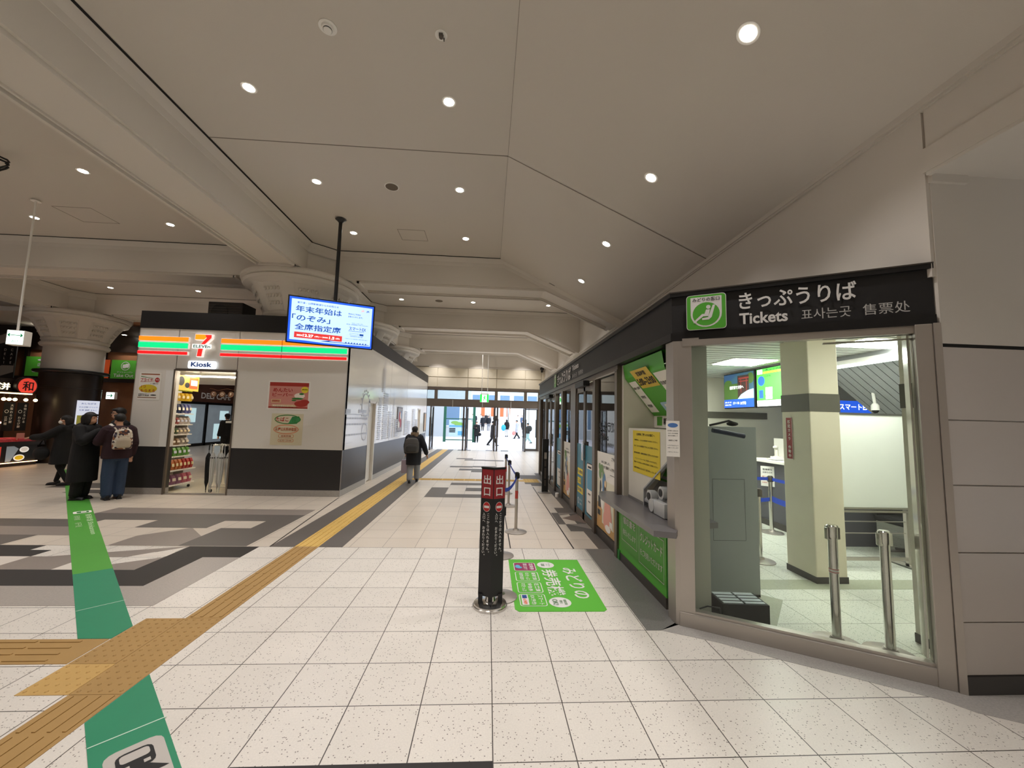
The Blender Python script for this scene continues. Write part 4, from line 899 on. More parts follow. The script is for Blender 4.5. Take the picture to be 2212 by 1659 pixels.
g += [('r', 2.98, 3.1, 3.02, 3.35), ('r', 4.34, 2.3, 4.37, 2.7)]
art(pl, g, mat('skyline', 'b9bac2', .3), ks, 'skyline_print', .0015)
# posters fixed to the kiosk
pl = Plane((KX0+.09, KY0-.001, 1.93), (1, 0, 0))
o = sheet('wall_poster', 'narrow white campaign poster beside the kiosk doorway', 'poster', pl, .43, .57, K['paper'])
art(pl, [('r', .03, .53, .40, .55), ('r', .0, .04, .37, .055)], K['brown'], o, 'print', .003); art(pl, [('r', .03, .525, .40, .53)], K['orange'], o, 'print', .003)
art(pl, [('c', .19, .235, .18, .085)], K['yellow'], o, 'print', .003); art(pl, [('t', 'プライチ', .15, .385, .07, .25, .03), ('t', 'もらえる', .19, .165, .055, .29, .03), ('t', '1つ', .10, .25, .05, .09, .02), ('c', .36, .42, .045, .05), ('p', [(.03, .37), (.38, .40), (.38, .405), (.03, .378)])], K['red'], o, 'print', .005)
art(pl, [('p', [(.03, .48), (.28, .45), (.28, .455), (.03, .495)])], K['green_dark'], o, 'print', .004); art(pl, [('t', '+1', .36, .40, .045, .05, .02)], K['paper'], o, 'print', .007)
art(pl, [('t', '1つ買うと', .31, .325, .03, .15, .01), ('t', '対象商品を買うと', .12, .11, .02, .22), ('t', '無料引換券', .12, .075, .03, .22, .02), ('c', .31, .10, .06, .012)], K['ink'], o, 'lettering', .005); art(pl, [('c', .28, .265, .035, .03)], K['tag_gold'], o, 'print', .006)
pl = Plane((-4.69, KY0-.001, 1.80), (1, 0, 0))
o = sheet('wall_poster', 'large pink and red snack poster on the kiosk front', 'poster', pl, .87, .61, K['paper'])
art(pl, [('r', .03, .03, .84, .58)], mat('p_pink', 'd08a7e', .5), o, 'print', .003); art(pl, [('r', .03, .50, .84, .58), ('r', .03, .03, .84, .06), ('c', .70, .13, .14, .065), ('c', .77, .17, .10, .05)], mat('p_red', 'a83226', .5), o, 'print', .004)
art(pl, [('r', .08, .14, .28, .22), ('r', .10, .05, .60, .11)], mat('p_tan', 'd9b58c', .5), o, 'print', .004); art(pl, [('c', .76, .43, .075, .07)], K['yellow_label'], o, 'print', .005)
art(pl, [('c', .66, .30, .11, .06)], mat('p_cream', 'f0e2d4', .5), o, 'print', .005); art(pl, [('c', .62, .24, .12, .02), ('c', .70, .34, .05, .02), ('c', .55, .2, .05, .015)], K['green_dark'], o, 'print', .006)
art(pl, [('t', 'めんたい', .31, .375, .085, .40, .045), ('t', 'ビーバー', .31, .28, .075, .42, .045), ('t', '期間限定', .18, .16, .045, .16, .02)], K['red'], o, 'lettering', .007); art(pl, [('t', 'JR西日本限定!', .76, .42, .03, .12, .02)], K['ink'], o, 'lettering', .007); art(pl, [('t', '明太子の旨みとビーバー', .35, .065, .035, .45, .01)], K['paper'], o, 'lettering', .007)
pl = Plane((-4.57, KY0-.001, 1.055), (1, 0, 0))
o = sheet('wall_poster', 'cream notice listing tobacco and bill payment under the pink poster', 'poster', pl, .65, .66, mat('p_notice', 'd6ccae', .5))
art(pl, [('ring', .33, .54, .27, .10, .018), ], K['green_dark'], o, 'print', .003); art(pl, [('p', [(.34, .44), (.42, .60), (.56, .61), (.60, .54), (.52, .45)])], mat('p_grn', '3f8f55', .5), o, 'print', .002)
art(pl, [('ring', .31, .33, .26, .10, .02), ('rr', .16, .155, .48, .225, .03), ('rr', .16, .06, .48, .13, .03)], mat('p_peach', 'd9906a', .5), o, 'print', .003); art(pl, [('rr', .17, .163, .47, .217, .025), ('rr', .17, .068, .47, .122, .025)], K['p_notice'], o, 'print', .004)
art(pl, [('t', 'たばこ', .22, .495, .09, .26, .03)], K['red'], o, 'lettering', .006); art(pl, [('t', '酒', .47, .485, .10, None, .03)], K['green_dark'], o, 'lettering', .006)
art(pl, [('t', '各種公共料金取扱', .31, .295, .075, .44, .02), ('t', '営業時間', .32, .175, .03, .2), ('t', '6:30~23:00', .32, .08, .03, .24)], mat('p_ink', 'b8552c', .5), o, 'lettering', .006)
pl = Plane((KX1+.002, 13.6, 1.2), (0, 1, 0))
o = sheet('wall_poster', 'tall framed photo poster on the glossy long side of the kiosk', 'poster', pl, .75, .85, K['steel_dark'], .02)
art(pl, [('r', .04, .04, .71, .81)], mat('p_dk', '8a7c74', .3), o, 'print', .022); art(pl, [('c', .3, .5, .12, .2), ('c', .5, .3, .1, .16)], K['red'], o, 'print', .024); art(pl, [('c', .45, .55, .1, .12), ('c', .2, .25, .1, .12)], K['paper'], o, 'print', .025); art(pl, [('c', .58, .6, .06, .14)], mat('p_bl', '3b6ea8', .4), o, 'print', .026)
pl = Plane((KX1+.002, 19.2, 1.05), (0, 1, 0)); o = sheet('wall_poster', 'small dark framed poster at the far end of the kiosk side', 'poster', pl, .5, .9, K['steel_dark'], .03); art(pl, [('r', .05, .05, .45, .85)], K['p_tan'], o, 'print', .033)
# air conditioner units on the roof
def ac_unit(x0, y, w, label):
    t = thing('air_conditioner', label, 'air conditioner', (x0+w/2, y, 3.82))
    b = MB(); b.box(x0, y, 3.90, x0+w, y+.55, 4.42, .01); b.build('casing', K['base_dark'] if w > .6 else K['black'], t)
    b = MB(); b.lathe([(.2, -.012), (.2, .0)], (x0+.28, y-.0, 4.16), 28, 'Y'); b.build('fan_grille', K['black'], t, True)
    b = MB()
    for k in range(7): b.box(x0+.03, y-.014, 3.95+.065*k, x0+w-.03, y-.004, 3.962+.065*k)
    b.build('louvre', K['steel_dark'], t)
    b = MB()
    for x in (x0+.05, x0+w-.09): b.box(x, y+.05, 3.55, x+.04, y+.5, 3.90)
    b.build('stand', K['steel_dark'], t)
    return t
ac_unit(-6.95, 9.95, .82, 'dark air conditioner unit on the kiosk roof above the shop sign')
ac_unit(-5.62, 9.95, .34, 'small black fan unit on the kiosk roof close to the carved capital')
# snack gondola
GXF = -6.69
t = thing('snack_rack', 'white shelf rack of packaged snacks inside the kiosk doorway', 'shelf rack', (-6.9, 9.25, 0))
SZ = (.13, .44, .72, .96, 1.20, 1.42, 1.66, 1.94, 2.16)
b = MB(); b.box(-7.2, 8.84, .06, -7.16, 9.68, 2.35); b.box(-7.2, 9.66, .06, -6.95, 9.68, 1.6); b.build('back_panel', K['white_panel'], t)
for i, z in enumerate(SZ[:7]):
    b = MB(); dd = 0 if i < 2 else .05*min(i, 3); b.box(-7.18, 8.85, z-.022, GXF-dd, 9.67, z); b.build('shelf', K['white'], t)
b = MB()
for i, z in enumerate(SZ[:7]):
    dd = 0 if i < 2 else .05*min(i, 3)
    for k in range(4): b.box(GXF-dd, 8.92+.2*k, z-.022, GXF-dd+.004, 8.98+.2*k, z+.01)
b.build('price_tag', K['paper'], t)
for x in (-7.1, -6.76):
    for y in (8.9, 9.6): b = MB(); b.lathe([(.03, -.012), (.03, .012)], (x, y, .036), 12, 'X'); b.build('caster', K['rubber'], t, True)
ROWS = [((('8d5b78', 3), ('c2657a', 2)), .21), ((('b4622a', 4), ('a31f1f', 3)), .22), ((('8a3c2a', 1), ('55902f', 5)), .19), ((('4a3528', 2), ('8a6a48', 2), ('9a8f84', 2)), .15), ((('8a4438', 3), ('3d5a34', 1), ('a59a90', 3)), .14), ((('b98a92', 2), ('9a4b46', 2), ('c2b6ae', 3)), .15), ((('232c4e', 5), ('4a4f86', 2)), .21), ((('c48a8a', 2), ('d8b01e', 4)), .18), ((('5f9a2a', 3), ('b8c832', 4)), .18)]
names = ('mauve and pink', 'orange and red', 'green topped', 'brown', 'dark mixed', 'pale pink', 'navy blue', 'yellow and pink', 'bright green')
def snack_bag(w, h, d):
    b = MB(); n = 7; rows = []
    for j in range(n):
        f = j/(n-1); q = d*math.sin(math.pi*min(max(f, .04), .96))**.6*.5; ww = w*(1-.08*math.sin(math.pi*f))
        rows.append([b.bm.verts.new((x*q, y*ww/2, f*h)) for x, y in ((-.15, -1), (-.9, -.6), (-1, 0), (-.9, .6), (-.15, 1), (.9, .6), (1, 0), (.9, -.6))])
    for A, B in zip(rows, rows[1:]):
        for k in range(8): b.bm.faces.new((A[k], A[(k+1) % 8], B[(k+1) % 8], B[k]))
    b.bm.faces.new(rows[0]); b.bm.faces.new(rows[-1]); return b
PROT = {}
HUE = {'8d5b78': 'mauve', 'c2657a': 'pink', 'b4622a': 'orange', 'a31f1f': 'red', '8a3c2a': 'rust brown', '55902f': 'green', '4a3528': 'dark brown', '8a6a48': 'tan', '9a8f84': 'grey', '8a4438': 'brick red', '3d5a34': 'dark green',
       'a59a90': 'pale grey', 'b98a92': 'dusty pink', '9a4b46': 'maroon', 'c2b6ae': 'off-white', '232c4e': 'navy', '4a4f86': 'violet blue', 'c48a8a': 'rose', 'd8b01e': 'yellow', '5f9a2a': 'bright green', 'b8c832': 'lime yellow'}
for i, ((kinds, h), z) in enumerate(zip(ROWS, SZ)):
    tot = sum(n for _, n in kinds); y = 8.88; step = .78/tot; dd = 0 if i < 2 else .05*min(i, 3)
    for c, n in kinds:
        for k in range(n):
            key = (c, round(h, 2), n)
            if key not in PROT:
                p = snack_bag(step*.98, h, .10); o = p.build('snack_bag', mat('pack_'+c, c, .3, noise=.25, nscale=25), None, True)
                q = MB(); q.box(.046, -step*.28, h*.32, .056, step*.28, h*.62, .006); q.build('printed_label', mat('pack_label%d' % (i % 3), ('efe6d6', 'e8d9b0', 'd8dff0')[i % 3], .4), o, local=True); PROT[key] = o
                MW[o.name] = Matrix.Identity(4)
            else:
                src = PROT[key]; o = src.copy(); COL.objects.link(o)
                for chd in KIDS(src): cc = chd.copy(); COL.objects.link(cc); cc.parent = o
            o.location = (GXF-dd-.07, y+step/2, z); o.rotation_euler = (0, -.12 if i < 7 else 0, RND.uniform(-.08, .08))
            tag(o, HUE[c]+' snack packet on the '+('bottom', 'second lowest', 'third lowest', 'fourth lowest', 'fifth lowest', 'sixth lowest', 'navy blue', 'lower hanging', 'topmost hanging')[i]+' row of the kiosk rack', 'snack packet', HUE[c]+' packets on the snack rack, row of '+names[i])
            y += step
# advertising board over the rack and paper garland
pl = Plane((-6.72, 8.86, 2.13), (0, 1, 0)); pl = Plane((-6.98, 9.0, 2.16), (1, 0, 0))
b = MB()
o = thing('hanging_card', 'yellow and orange promotion card hung over the snack rack', 'sign', (-6.7, 9.2, 2.3)); b.box(-6.72, 8.9, 2.17, -6.71, 9.55, 2.50); b.build('card', K['tag_gold'], o)
pl = Plane((-6.709, 8.9, 2.17), (0, 1, 0)); art(pl, [('c', .12, .2, .09, .10), ('c', .3, .12, .07, .06)], K['ink'], o, 'print', .002); art(pl, [('r', .36, .05, .62, .3)], K['orange'], o, 'print', .002); art(pl, [('r', .40, .12, .6, .24)], K['paper'], o, 'print', .003)
t = thing('letter_garland', 'string of round brown letter cards hung across the kiosk', 'garland', (-6.4, 10.8, 2.2))
b = MB(); pts = [(-7.3+.22*i, 10.8, 2.33-.05*math.sin(i*1.57)**2) for i in range(9)]; b.tube(pts, .004, 5); b.build('string', K['brown'], t)
for i, ch in enumerate('COFFEEDELI'[:8]):
    x, z = -7.2+.22*i, 2.18; b = MB(); b.lathe([(.075, -.004), (.075, .004)], (x, 10.8, z), 18, 'Y'); o = b.build('card', mat('card_brown', '6b4a36', .6), t); art(Plane((x-.07, 10.796, z-.05), (1, 0, 0)), [('t', ch, .07, .02, .07)], K['paper'], o, 'lettering', .003)
# umbrellas by the door
t = thing('umbrella_rack', 'wire umbrella rack with a white top tray inside the kiosk doorway', 'rack', (-5.6, 9.05, 0))
b = MB()
for x in (-5.88, -5.42):
    for y in (8.95, 9.25): b.tube([(x, y, .05), (x, y, 1.02)], .01, 8)
for z in (.12, 1.0):
    b.tube([(-5.88, 8.95, z), (-5.42, 8.95, z), (-5.42, 9.25, z), (-5.88, 9.25, z), (-5.88, 8.95, z)], .008, 6)
b.tube([(-5.50, 9.1, 1.0), (-5.50, 9.1, 1.55)], .012, 8); b.build('frame', K['steel_bright'], t, True)
b = MB(); b.box(-5.68, 8.98, 1.48, -5.40, 9.22, 1.52, .005); b.box(-5.58, 9.0, 1.52, -5.42, 9.2, 1.66, .02); b.build('tray', K['white'], t)
for x in (-5.86, -5.44): b = MB(); b.lathe([(.035, -.015), (.035, .015)], (x, 8.97, .04), 12, 'X'); b.build('caster', K['rubber'], t, True)
def umbrella(loc, lean, m, label, group=None):
    u = thing('umbrella', label, 'umbrella', loc, 0, group)
    b = MB(); f = lambda th, r, z: r*.16*math.cos(th*8)
    b.lathe([(.008, .0), (.010, .06), (.03, .16), (.042, .45), (.045, .68), (.03, .74), (.012, .78)], n=32, mod=f); b.build('canopy', m, u, True, local=True)
    b = MB(); b.tube([(0, 0, -.05), (0, 0, .86)], .006, 8); b.tube([(0, 0, .84), (0, 0, .93), (.02, 0, .96), (.05, 0, .955), (.06, 0, .92)], .011, 8); b.build('handle', K['black'] if lean else K['white'], u, True, local=True)
    b = MB(); b.lathe([(.047, .66), (.047, .685)], n=20); b.build('strap', K['black'], u, True, local=True)
    return u
vin = mat('vinyl', 'cfcfcb', .25)
u0 = umbrella((-5.82, 8.90, .07), 0, vin, 'clear white umbrella in the kiosk rack, next to the black one', 'white umbrellas in the rack')
for i, (x, y) in enumerate(((-5.73, 8.97), (-5.64, 8.90), (-5.55, 8.98), (-5.46, 8.91))):
    dup(u0, (x, y, .07), .3*i, 'clear white umbrella, %s from the black one in the kiosk rack' % ('second', 'third', 'fourth', 'fifth')[i], 'white umbrellas in the rack')
umbrella((-5.93, 8.93, .06), 1, K['black_matte'], 'black furled umbrella at the end of the rack of white ones')
# shopkeeper's lamp strip
t = thing('strip_light', 'bright strip light under the kiosk ceiling', 'ceiling light', (-6, 10, 2.6))
b = MB(); b.box(-6.9, 9.38, 2.50, -5.0, 9.42, 2.53); b.build('tube', mat('strip_glow', 'fff4e0', .5, emit=40), t); b = MB(); b.box(-6.95, 9.37, 2.53, -4.95, 9.43, 2.55); b.box(-6.6, 9.38, 2.55, -6.57, 9.42, 2.62); b.box(-5.3, 9.38, 2.55, -5.27, 9.42, 2.62); b.build('housing', K['white'], t)
t = dup(t, (-6, 12, 2.6), 0, 'second strip light deeper under the kiosk ceiling')
# ---------------------------------------------------------------- shops beyond the columns
ORD = ('first', 'second', 'third', 'fourth', 'fifth', 'sixth', 'seventh', 'eighth', 'ninth')
b = MB(); b.box(-24, 15.5, 0, -12.9, 15.7, 5.5); b.box(-14.9, 15.7, 0, -14.7, 44, 5.5); b.box(-24, 9, 0, -19.4, 15.5, 5.5); b.box(-24, -9, 0, -23.8, 9, 5.6)
struct(b.build('wall_left', K['brown']))
b = MB(); b.box(-18, 15.44, 3.85, -12.88, 15.5, 4.85); b.box(-18, 15.4, 2.72, -12.88, 15.5, 2.86)
for x in (-17, -15.55, -14.3, -13.05): b.box(x-.06, 15.42, 2.8, x+.06, 15.5, 4.8)
struct(b.build('trim_8', K['wood_dark']))
b = MB(); b.box(-23, 13.0, 4.70, -14.4, 15.6, 4.84); struct(b.build('ceiling', K['plaster']))
def banner(x, z0, z1, w, m, label, group=None):
    return Plane((x, 15.41, z0), (1, 0, 0)), sheet('shop_banner', label, 'banner', Plane((x, 15.42, z0), (1, 0, 0)), w, z1-z0, m, .02, group)
pl, o = banner(-13.98, 2.85, 3.55, 1.05, K['green'], 'green take-out banner between the clad column and the kiosk')
art(pl, [('ring', .50, .48, .16, .16, .02), ('rr', .40, .40, .52, .54, .03), ('rr', .49, .42, .62, .57, .03), ('t', 'Take Out', .46, .07, .12, .70, .01), ('t', 'テリシャーパン', .50, .22, .06, .55)], K['sign_white'], o, 'lettering', .014)
pl, o = banner(-14.42, 2.85, 3.55, .36, K['orange'], 'narrow orange banner just beyond the clad column')
pl, o = banner(-16.95, 2.80, 3.58, 1.35, K['green'], 'green banner on the far shop front, nearer the hanging exit sign')
art(pl, [('t', '店内', .55, .42, .13, .28), ('t', 'ご利用', .5, .2, .12, .5), ('c', .5, .66, .1, .03)], K['sign_white'], o, 'lettering', .014)
t = thing('guide_sign', 'small lit arrow sign on the brown wall close to the kiosk edge', 'sign', (-14.0, 15.42, 2.1))
b = MB(); b.box(-14.03, 15.38, 2.09, -13.73, 15.5, 2.35, .01); b.build('box', K['white'], t); b = MB(); b.box(-14.02, 15.375, 2.10, -13.74, 15.385, 2.34); b.build('face', mat('sign_glow', 'e8fff4', .5, emit=1.6), t)
ar = lambda x, y, s, d=1: ('p', [(x-d*s, y-.12*s), (x+d*.4*s, y-.12*s), (x+d*.2*s, y-.6*s), (x+d*.5*s, y-.6*s), (x+d*s, y), (x+d*.5*s, y+.6*s), (x+d*.2*s, y+.6*s), (x+d*.4*s, y+.12*s), (x-d*s, y+.12*s)])
GA = mat('sign_green', '178f5a', .5, emit=.25)
art(Plane((-14.03, 15.37, 2.09), (1, 0, 0)), [ar(.15, .13, .10)], GA, t, 'arrow', .008)
# hand photographs high on the shop front
pl = Plane((-18.8, 14.9, 2.74), (1, 0, 0))
o = sheet('photo_panel', 'black and white photo panel of hands high on the shop front', 'photo', pl, 2.08, 1.88, mat('photo_dark', '2c2a2a', .5), .03)
art(pl, [('p', [(.6, 1.3), (1.5, 1.5), (2.0, 1.72), (2.06, 1.5), (1.7, 1.25), (.6, .95)]), ('p', [(1.0, .1), (1.9, .55), (2.06, .5), (2.06, .2), (1.5, .0), (1.0, 0)])], mat('photo_grey', 'a8a4a0', .5), o, 'image', .033)
art(pl, [('r', 1.60, .43, 2.05, 1.10)], K['black'], o, 'print', .036); art(pl, [('v', 'CAFE', 1.94, 1.08, .115, 1.3), ('v', 'DELI', 1.72, 1.08, .115, 1.3)], K['sign_white'], o, 'lettering', .04)
# sweets counter in front of the clad column
CX = -13.65
t = thing('sweets_counter', 'long lit sweets display counter with photo panels below red trays', 'display counter', (-14.1, 11.0, 0))
b = MB(); b.box(-14.6, 8.0, .0, CX-.04, 13.05, .12); b.box(-14.6, 8.0, .59, CX+.02, 13.2, .70); b.box(-14.6, 8.0, .12, CX-.06, 13.05, .59); b.build('body', K['wood_dark'], t)
for i, y in enumerate((8.6, 9.5, 10.4, 11.35)):
    art(Plane((CX-.055, y, .14), (0, 1, 0)), [('r', 0, .0, .8, .44)], mat('ad_red', 'c03a30', .5, emit=.5), t, 'light_panel', .004); art(Plane((CX-.055, y, .14), (0, 1, 0)), [('c', .3, .2, .2, .1), ('c', .6, .3, .12, .08)], mat('ad_rose', 'd8756a', .5, emit=.5), t, 'light_panel', .006)
pl = Plane((CX-.055, 12.27, .14), (0, 1, 0))
art(pl, [('r', .0, .0, .74, .44)], mat('ad_dark', '26282b', .5), t, 'light_panel', .004); art(pl, [('p', [(.0, .0), (.0, .44), (.18, .44), (.30, .36), (.12, .0)])], mat('ad_grey', '8f979c', .5, emit=.3), t, 'light_panel', .006)
art(pl, [('c', .44, .33, .12, .085), ('c', .33, .10, .14, .09)], mat('ad_white', 'efe9df', .5, emit=.5), t, 'light_panel', .008); art(pl, [('c', .33, .10, .11, .065), ], mat('ad_yellow', 'd8b020', .5, emit=.4), t, 'light_panel', .01); art(pl, [('c', .44, .335, .09, .06)], mat('ad_pale', 'd8cfc4', .5, emit=.4), t, 'light_panel', .01)
b = MB(); b.box(CX-.01, 8, .10, CX, 13.05, .12); b.build('base_light', mat('warm_base', 'ffc890', .5, emit=4.0), t)
for i in range(9):
    y = 8.3+i*.53; b = MB(); b.box(-14.45, y, .70, CX-.06, y+.46, .73, .01); b.box(-14.40, y+.04, .73, CX-.10, y+.42, .76+.02*(i % 3), .015)
    o = b.build('sweets_tray', mat('tray_red', 'd0505a', .45, noise=.35, nscale=30)); tag(o, 'red tray of packed sweets, %s along the lit counter towards the dark column' % ORD[i], 'tray', 'sweets trays on the display counter')
t = thing('counter_lamp', 'pinkish strip lamp lighting the sweets trays', 'lamp', (-14.1, 10.6, 1.25)); b = MB(); b.box(-14.55, 8.1, 1.22, -14.5, 12.9, 1.26); b.build('tube', mat('warm_glow', 'ffb9a0', .5, emit=9), t); b = MB(); b.box(-14.6, 8.1, .70, -14.55, 12.9, 1.3); b.build('back_panel', K['wood_dark'], t)
b = MB(); b.box(-13.80, 12.55, .75, -13.78, 12.75, .95, .01); tag(b.build('price_card', K['p_pink']), 'pink standing price card at the end of the sweets counter', 'card')
t = thing('counter_canopy', 'dark canopy with glowing lettering over the sweets counter', 'canopy', (-14.2, 11, 2.1))
b = MB(); b.box(-14.7, 8.0, 2.10, -13.45, 12.5, 2.14); b.box(-14.7, 8, 2.14, -13.6, 12.5, 2.52); b.build('board', K['wood_dark'], t)
b = MB(); b.box(-13.5, 8.0, 2.085, -13.42, 12.47, 2.115); b.build('light_strip', mat('canopy_glow', 'ffd79a', .5, emit=4), t)
pl = Plane((-13.595, 8.0, 2.14), (0, 1, 0)); art(pl, [('t', '濃厚わらび餅', 2.95, .05, .20, 2.2, .03)], mat('glow_text', 'fff0c8', .5, emit=2.0), t, 'lettering', .01)
t = thing('round_lantern_sign', 'round glowing red sign with a dark character beside the canopy lettering', 'sign', (-13.5, 12.36, 2.3))
b = MB(); b.lathe([(.27, -.05), (.27, .05)], (-13.52, 12.36, 2.33), 32, 'X'); b.build('rim', K['wood_dark'], t, True); b = MB(); b.lathe([(.23, .04), (.23, .065)], (-13.52, 12.36, 2.33), 32, 'X'); b.build('face', mat('red_glow', 'c0392c', .5, emit=.8), t)
art(Plane((-13.45, 12.11, 2.08), (0, 1, 0)), [('t', '和', .25, .11, .28, .28, .02)], K['ink'], t, 'lettering', .004)
for i, y in enumerate((11.4, 11.7, 12.04, 12.17, 12.31, 12.58, 12.83)):
    t = thing('pendant_bulb', 'small warm bulb hanging below the counter canopy, %s from the dark column' % ORD[6-i], 'lamp', (-13.7, y, 1.9), 0, 'bulbs under the counter canopy')
    b = MB(); b.ball((-13.7, y, 1.93), .045, 2); b.build('bulb', mat('bulb_glow', 'ffe0a0', .5, emit=9), t, True); b = MB(); b.tube([(-13.7, y, 1.97), (-13.7, y, 2.1)], .016, 8); b.build('socket', K['black'], t, True)
for i, (y, lbl) in enumerate(((12.50, 'black hanging banner with white vertical writing and a round crest'), (12.84, 'black hanging banner with long white vertical writing beside the dark column'))):
    pl = Plane((-14.2, y, 1.0), (0, 1, 0)); o = sheet('cloth_banner', lbl, 'banner', pl, .28, .85, K['black_matte'], .01)
    art(pl, [('v', ('大阪わらび餅', '名物とろける')[i], .20, .82, .075, 1.3), ('v', ('江戸堀', 'わらび餅')[i], .08, .45, .075, 1.2)], K['paper'], o, 'lettering', .014)
    art(pl, [('ring', .08, .58, .05, .05, .012)], K['paper'], o, 'crest', .014)
pl = Plane(V((-13.9+.775*.978, 14-.775*.211, .58)) - V((.211, .978, 0))*.30, V((.211, .978, 0)))
o = sheet('menu_board', 'tall lit menu board with text above and food photos below', 'menu board', pl, .60, 1.40, mat('menu_glow', 'c9cfe0', .5, emit=.6), .03)
art(pl, [('r', .02, .52, .58, .92)], mat('menu_food', '8f8a3c', .5, emit=.35), o, 'print', .033); art(pl, [('c', .22, .72, .10, .1), ('c', .42, .62, .10, .1)], K['p_tan'], o, 'print', .035); art(pl, [('r', .02, .02, .58, .48)], mat('menu_low', '4b4a44', .5), o, 'print', .033)
art(pl, [('t', 'おしながき', .30, 1.28, .05, .4), ('t', 'わらび餅 ドリンク', .30, 1.17, .04, .5), ('t', '抹茶 黒糖 きなこ', .30, 1.07, .04, .48)], K['ink_blue'], o, 'lettering', .035)
# cafe front seen through the kiosk
t = thing('cafe_front', 'brown cafe front with pale lettering seen through the kiosk', 'shop front', (-14.6, 23, 0))
b = MB(); b.box(-14.75, 17, 2.22, -14.55, 30, 2.9); b.box(-14.75, 17, 2.9, -14.6, 30, 4.0); b.build('sign_band', mat('cafe_brown', '55362a', .5), t)
art(Plane((-14.55, 20.8, 2.22), (0, 1, 0)), [('t', 'DELI CAFE', 1.3, .18, .30, 2.3, .02)], K['sign_white'], t, 'lettering', .006)
b = MB()
for y in (17.2, 19.3, 21.5, 23.6, 25.8): b.box(-14.72, y-.07, 0, -14.56, y+.07, 2.24)
b.box(-14.72, 17, 0, -14.56, 30, .14); b.box(-14.72, 17, 2.1, -14.56, 30, 2.24); b.build('frame', K['black'], t)
b = MB(); b.box(-14.64, 17, .1, -14.63, 30, 2.2); b.build('pane', mat('cafe_glass_glow', '8d98a0', .12, noise=.4, nscale=1.2, emit=.22), t)  # pane glows by itself, standing in for a lit cafe interior
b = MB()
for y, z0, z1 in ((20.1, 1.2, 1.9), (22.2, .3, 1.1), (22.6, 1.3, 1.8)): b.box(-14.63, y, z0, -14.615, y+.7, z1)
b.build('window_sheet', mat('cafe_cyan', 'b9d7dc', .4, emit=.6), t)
# hanging exit guide on the left
t = thing('hanging_exit_sign', 'lit white guide sign with a green double arrow hanging from a thin white pole', 'sign', (-8.35, 7.4, 5.48))
b = MB(); b.tube([(-8.35, 7.4, 3.06), (-8.35, 7.4, 5.48)], .016, 10); b.lathe([(.07, 5.45), (.05, 5.48)], (-8.35, 7.4, 0), 20); b.build('pole', K['white'], t, True)
M5 = Matrix.Translation(V((-8.33, 7.42, 0))) @ Matrix.Rotation(math.radians(18), 4, 'Z')
b = MB(); b.box(-.115, -.09, 2.79, .115, .09, 3.05, .008, M5); b.build('box', K['white'], t)
pl = Plane(M5 @ V((-.115, -.092, 2.79)), M5.to_3x3() @ V((1, 0, 0)))
art(pl, [('r', .01, .01, .22, .25)], K['sign_glow'], t, 'face', .001); art(pl, [ar(.165, .17, .05), ar(.065, .17, .05, -1), ('t', '出口', .115, .04, .05, .08, .02)], GA, t, 'arrow', .004)
t = thing('cable_loop', 'black coil of cable hanging from the ceiling at the picture edge', 'cable', (-7.35, 6.0, 5.48))
b = MB(); P = [(-7.42+.16*math.cos(a*.45), 6.0+.06*math.sin(a*.9), 5.30+.13*math.sin(a*.45)-.01*a*.3) for a in range(30)]; b.tube(P, .014, 6); b.tube([(-7.42, 6, 5.48), (-7.42, 6, 5.42)], .014, 6); b.build('coil', K['black'], t, True)

# ---------------------------------------------------------------- hanging information screen
TVC, TVY, TVT, TVW, TVH = V((-2.95, 7.42, 3.405)), math.radians(22), math.radians(6), 1.47, .85
t = thing('hanging_monitor', 'bright blue and white information monitor on a black ceiling pole', 'monitor', (-2.95, 7.42, 5.48))
M6 = Matrix.Translation(TVC) @ Matrix.Rotation(TVY, 4, 'Z') @ Matrix.Rotation(TVT, 4, 'X')
b = MB(); b.tube([(-2.95, 7.50, 3.5), (-2.95, 7.50, 5.47)], .033, 14); b.lathe([(.10, 5.46), (.07, 5.44), (.036, 5.40)], (-2.95, 7.50, 0), 20); b.build('pole', K['black'], t, True)
b = MB(); b.box(-TVW/2, -.03, -TVH/2, TVW/2, .05, TVH/2, .006, M6); b.box(-.25, .05, -.25, .25, .11, .25, .01, M6); b.build('housing', K['black'], t)
pl = Plane(M6 @ V((-TVW/2, -.0305, -TVH/2)), M6.to_3x3() @ V((1, 0, 0)), M6.to_3x3() @ V((0, 0, 1)))
SB = poly_emit('tv_blue', '1a4fd0', 1.0); SL = poly_emit('tv_pale', 'b4d0fb', .85); SI = poly_emit('tv_ink', '104aa0', .55); SRD = poly_emit('tv_red', 'c0322e', .9); SWH = poly_emit('tv_white', 'ffffff', 1.1)
art(pl, [('r', .025, .02, TVW-.025, TVH-.025)], SB, t, 'image', .001); art(pl, [('p', [(.06, .06), (.30, .06), (.62, .045), (TVW-.05, .06), (TVW-.05, TVH-.06), (.06, TVH-.06)])], SL, t, 'image', .002)
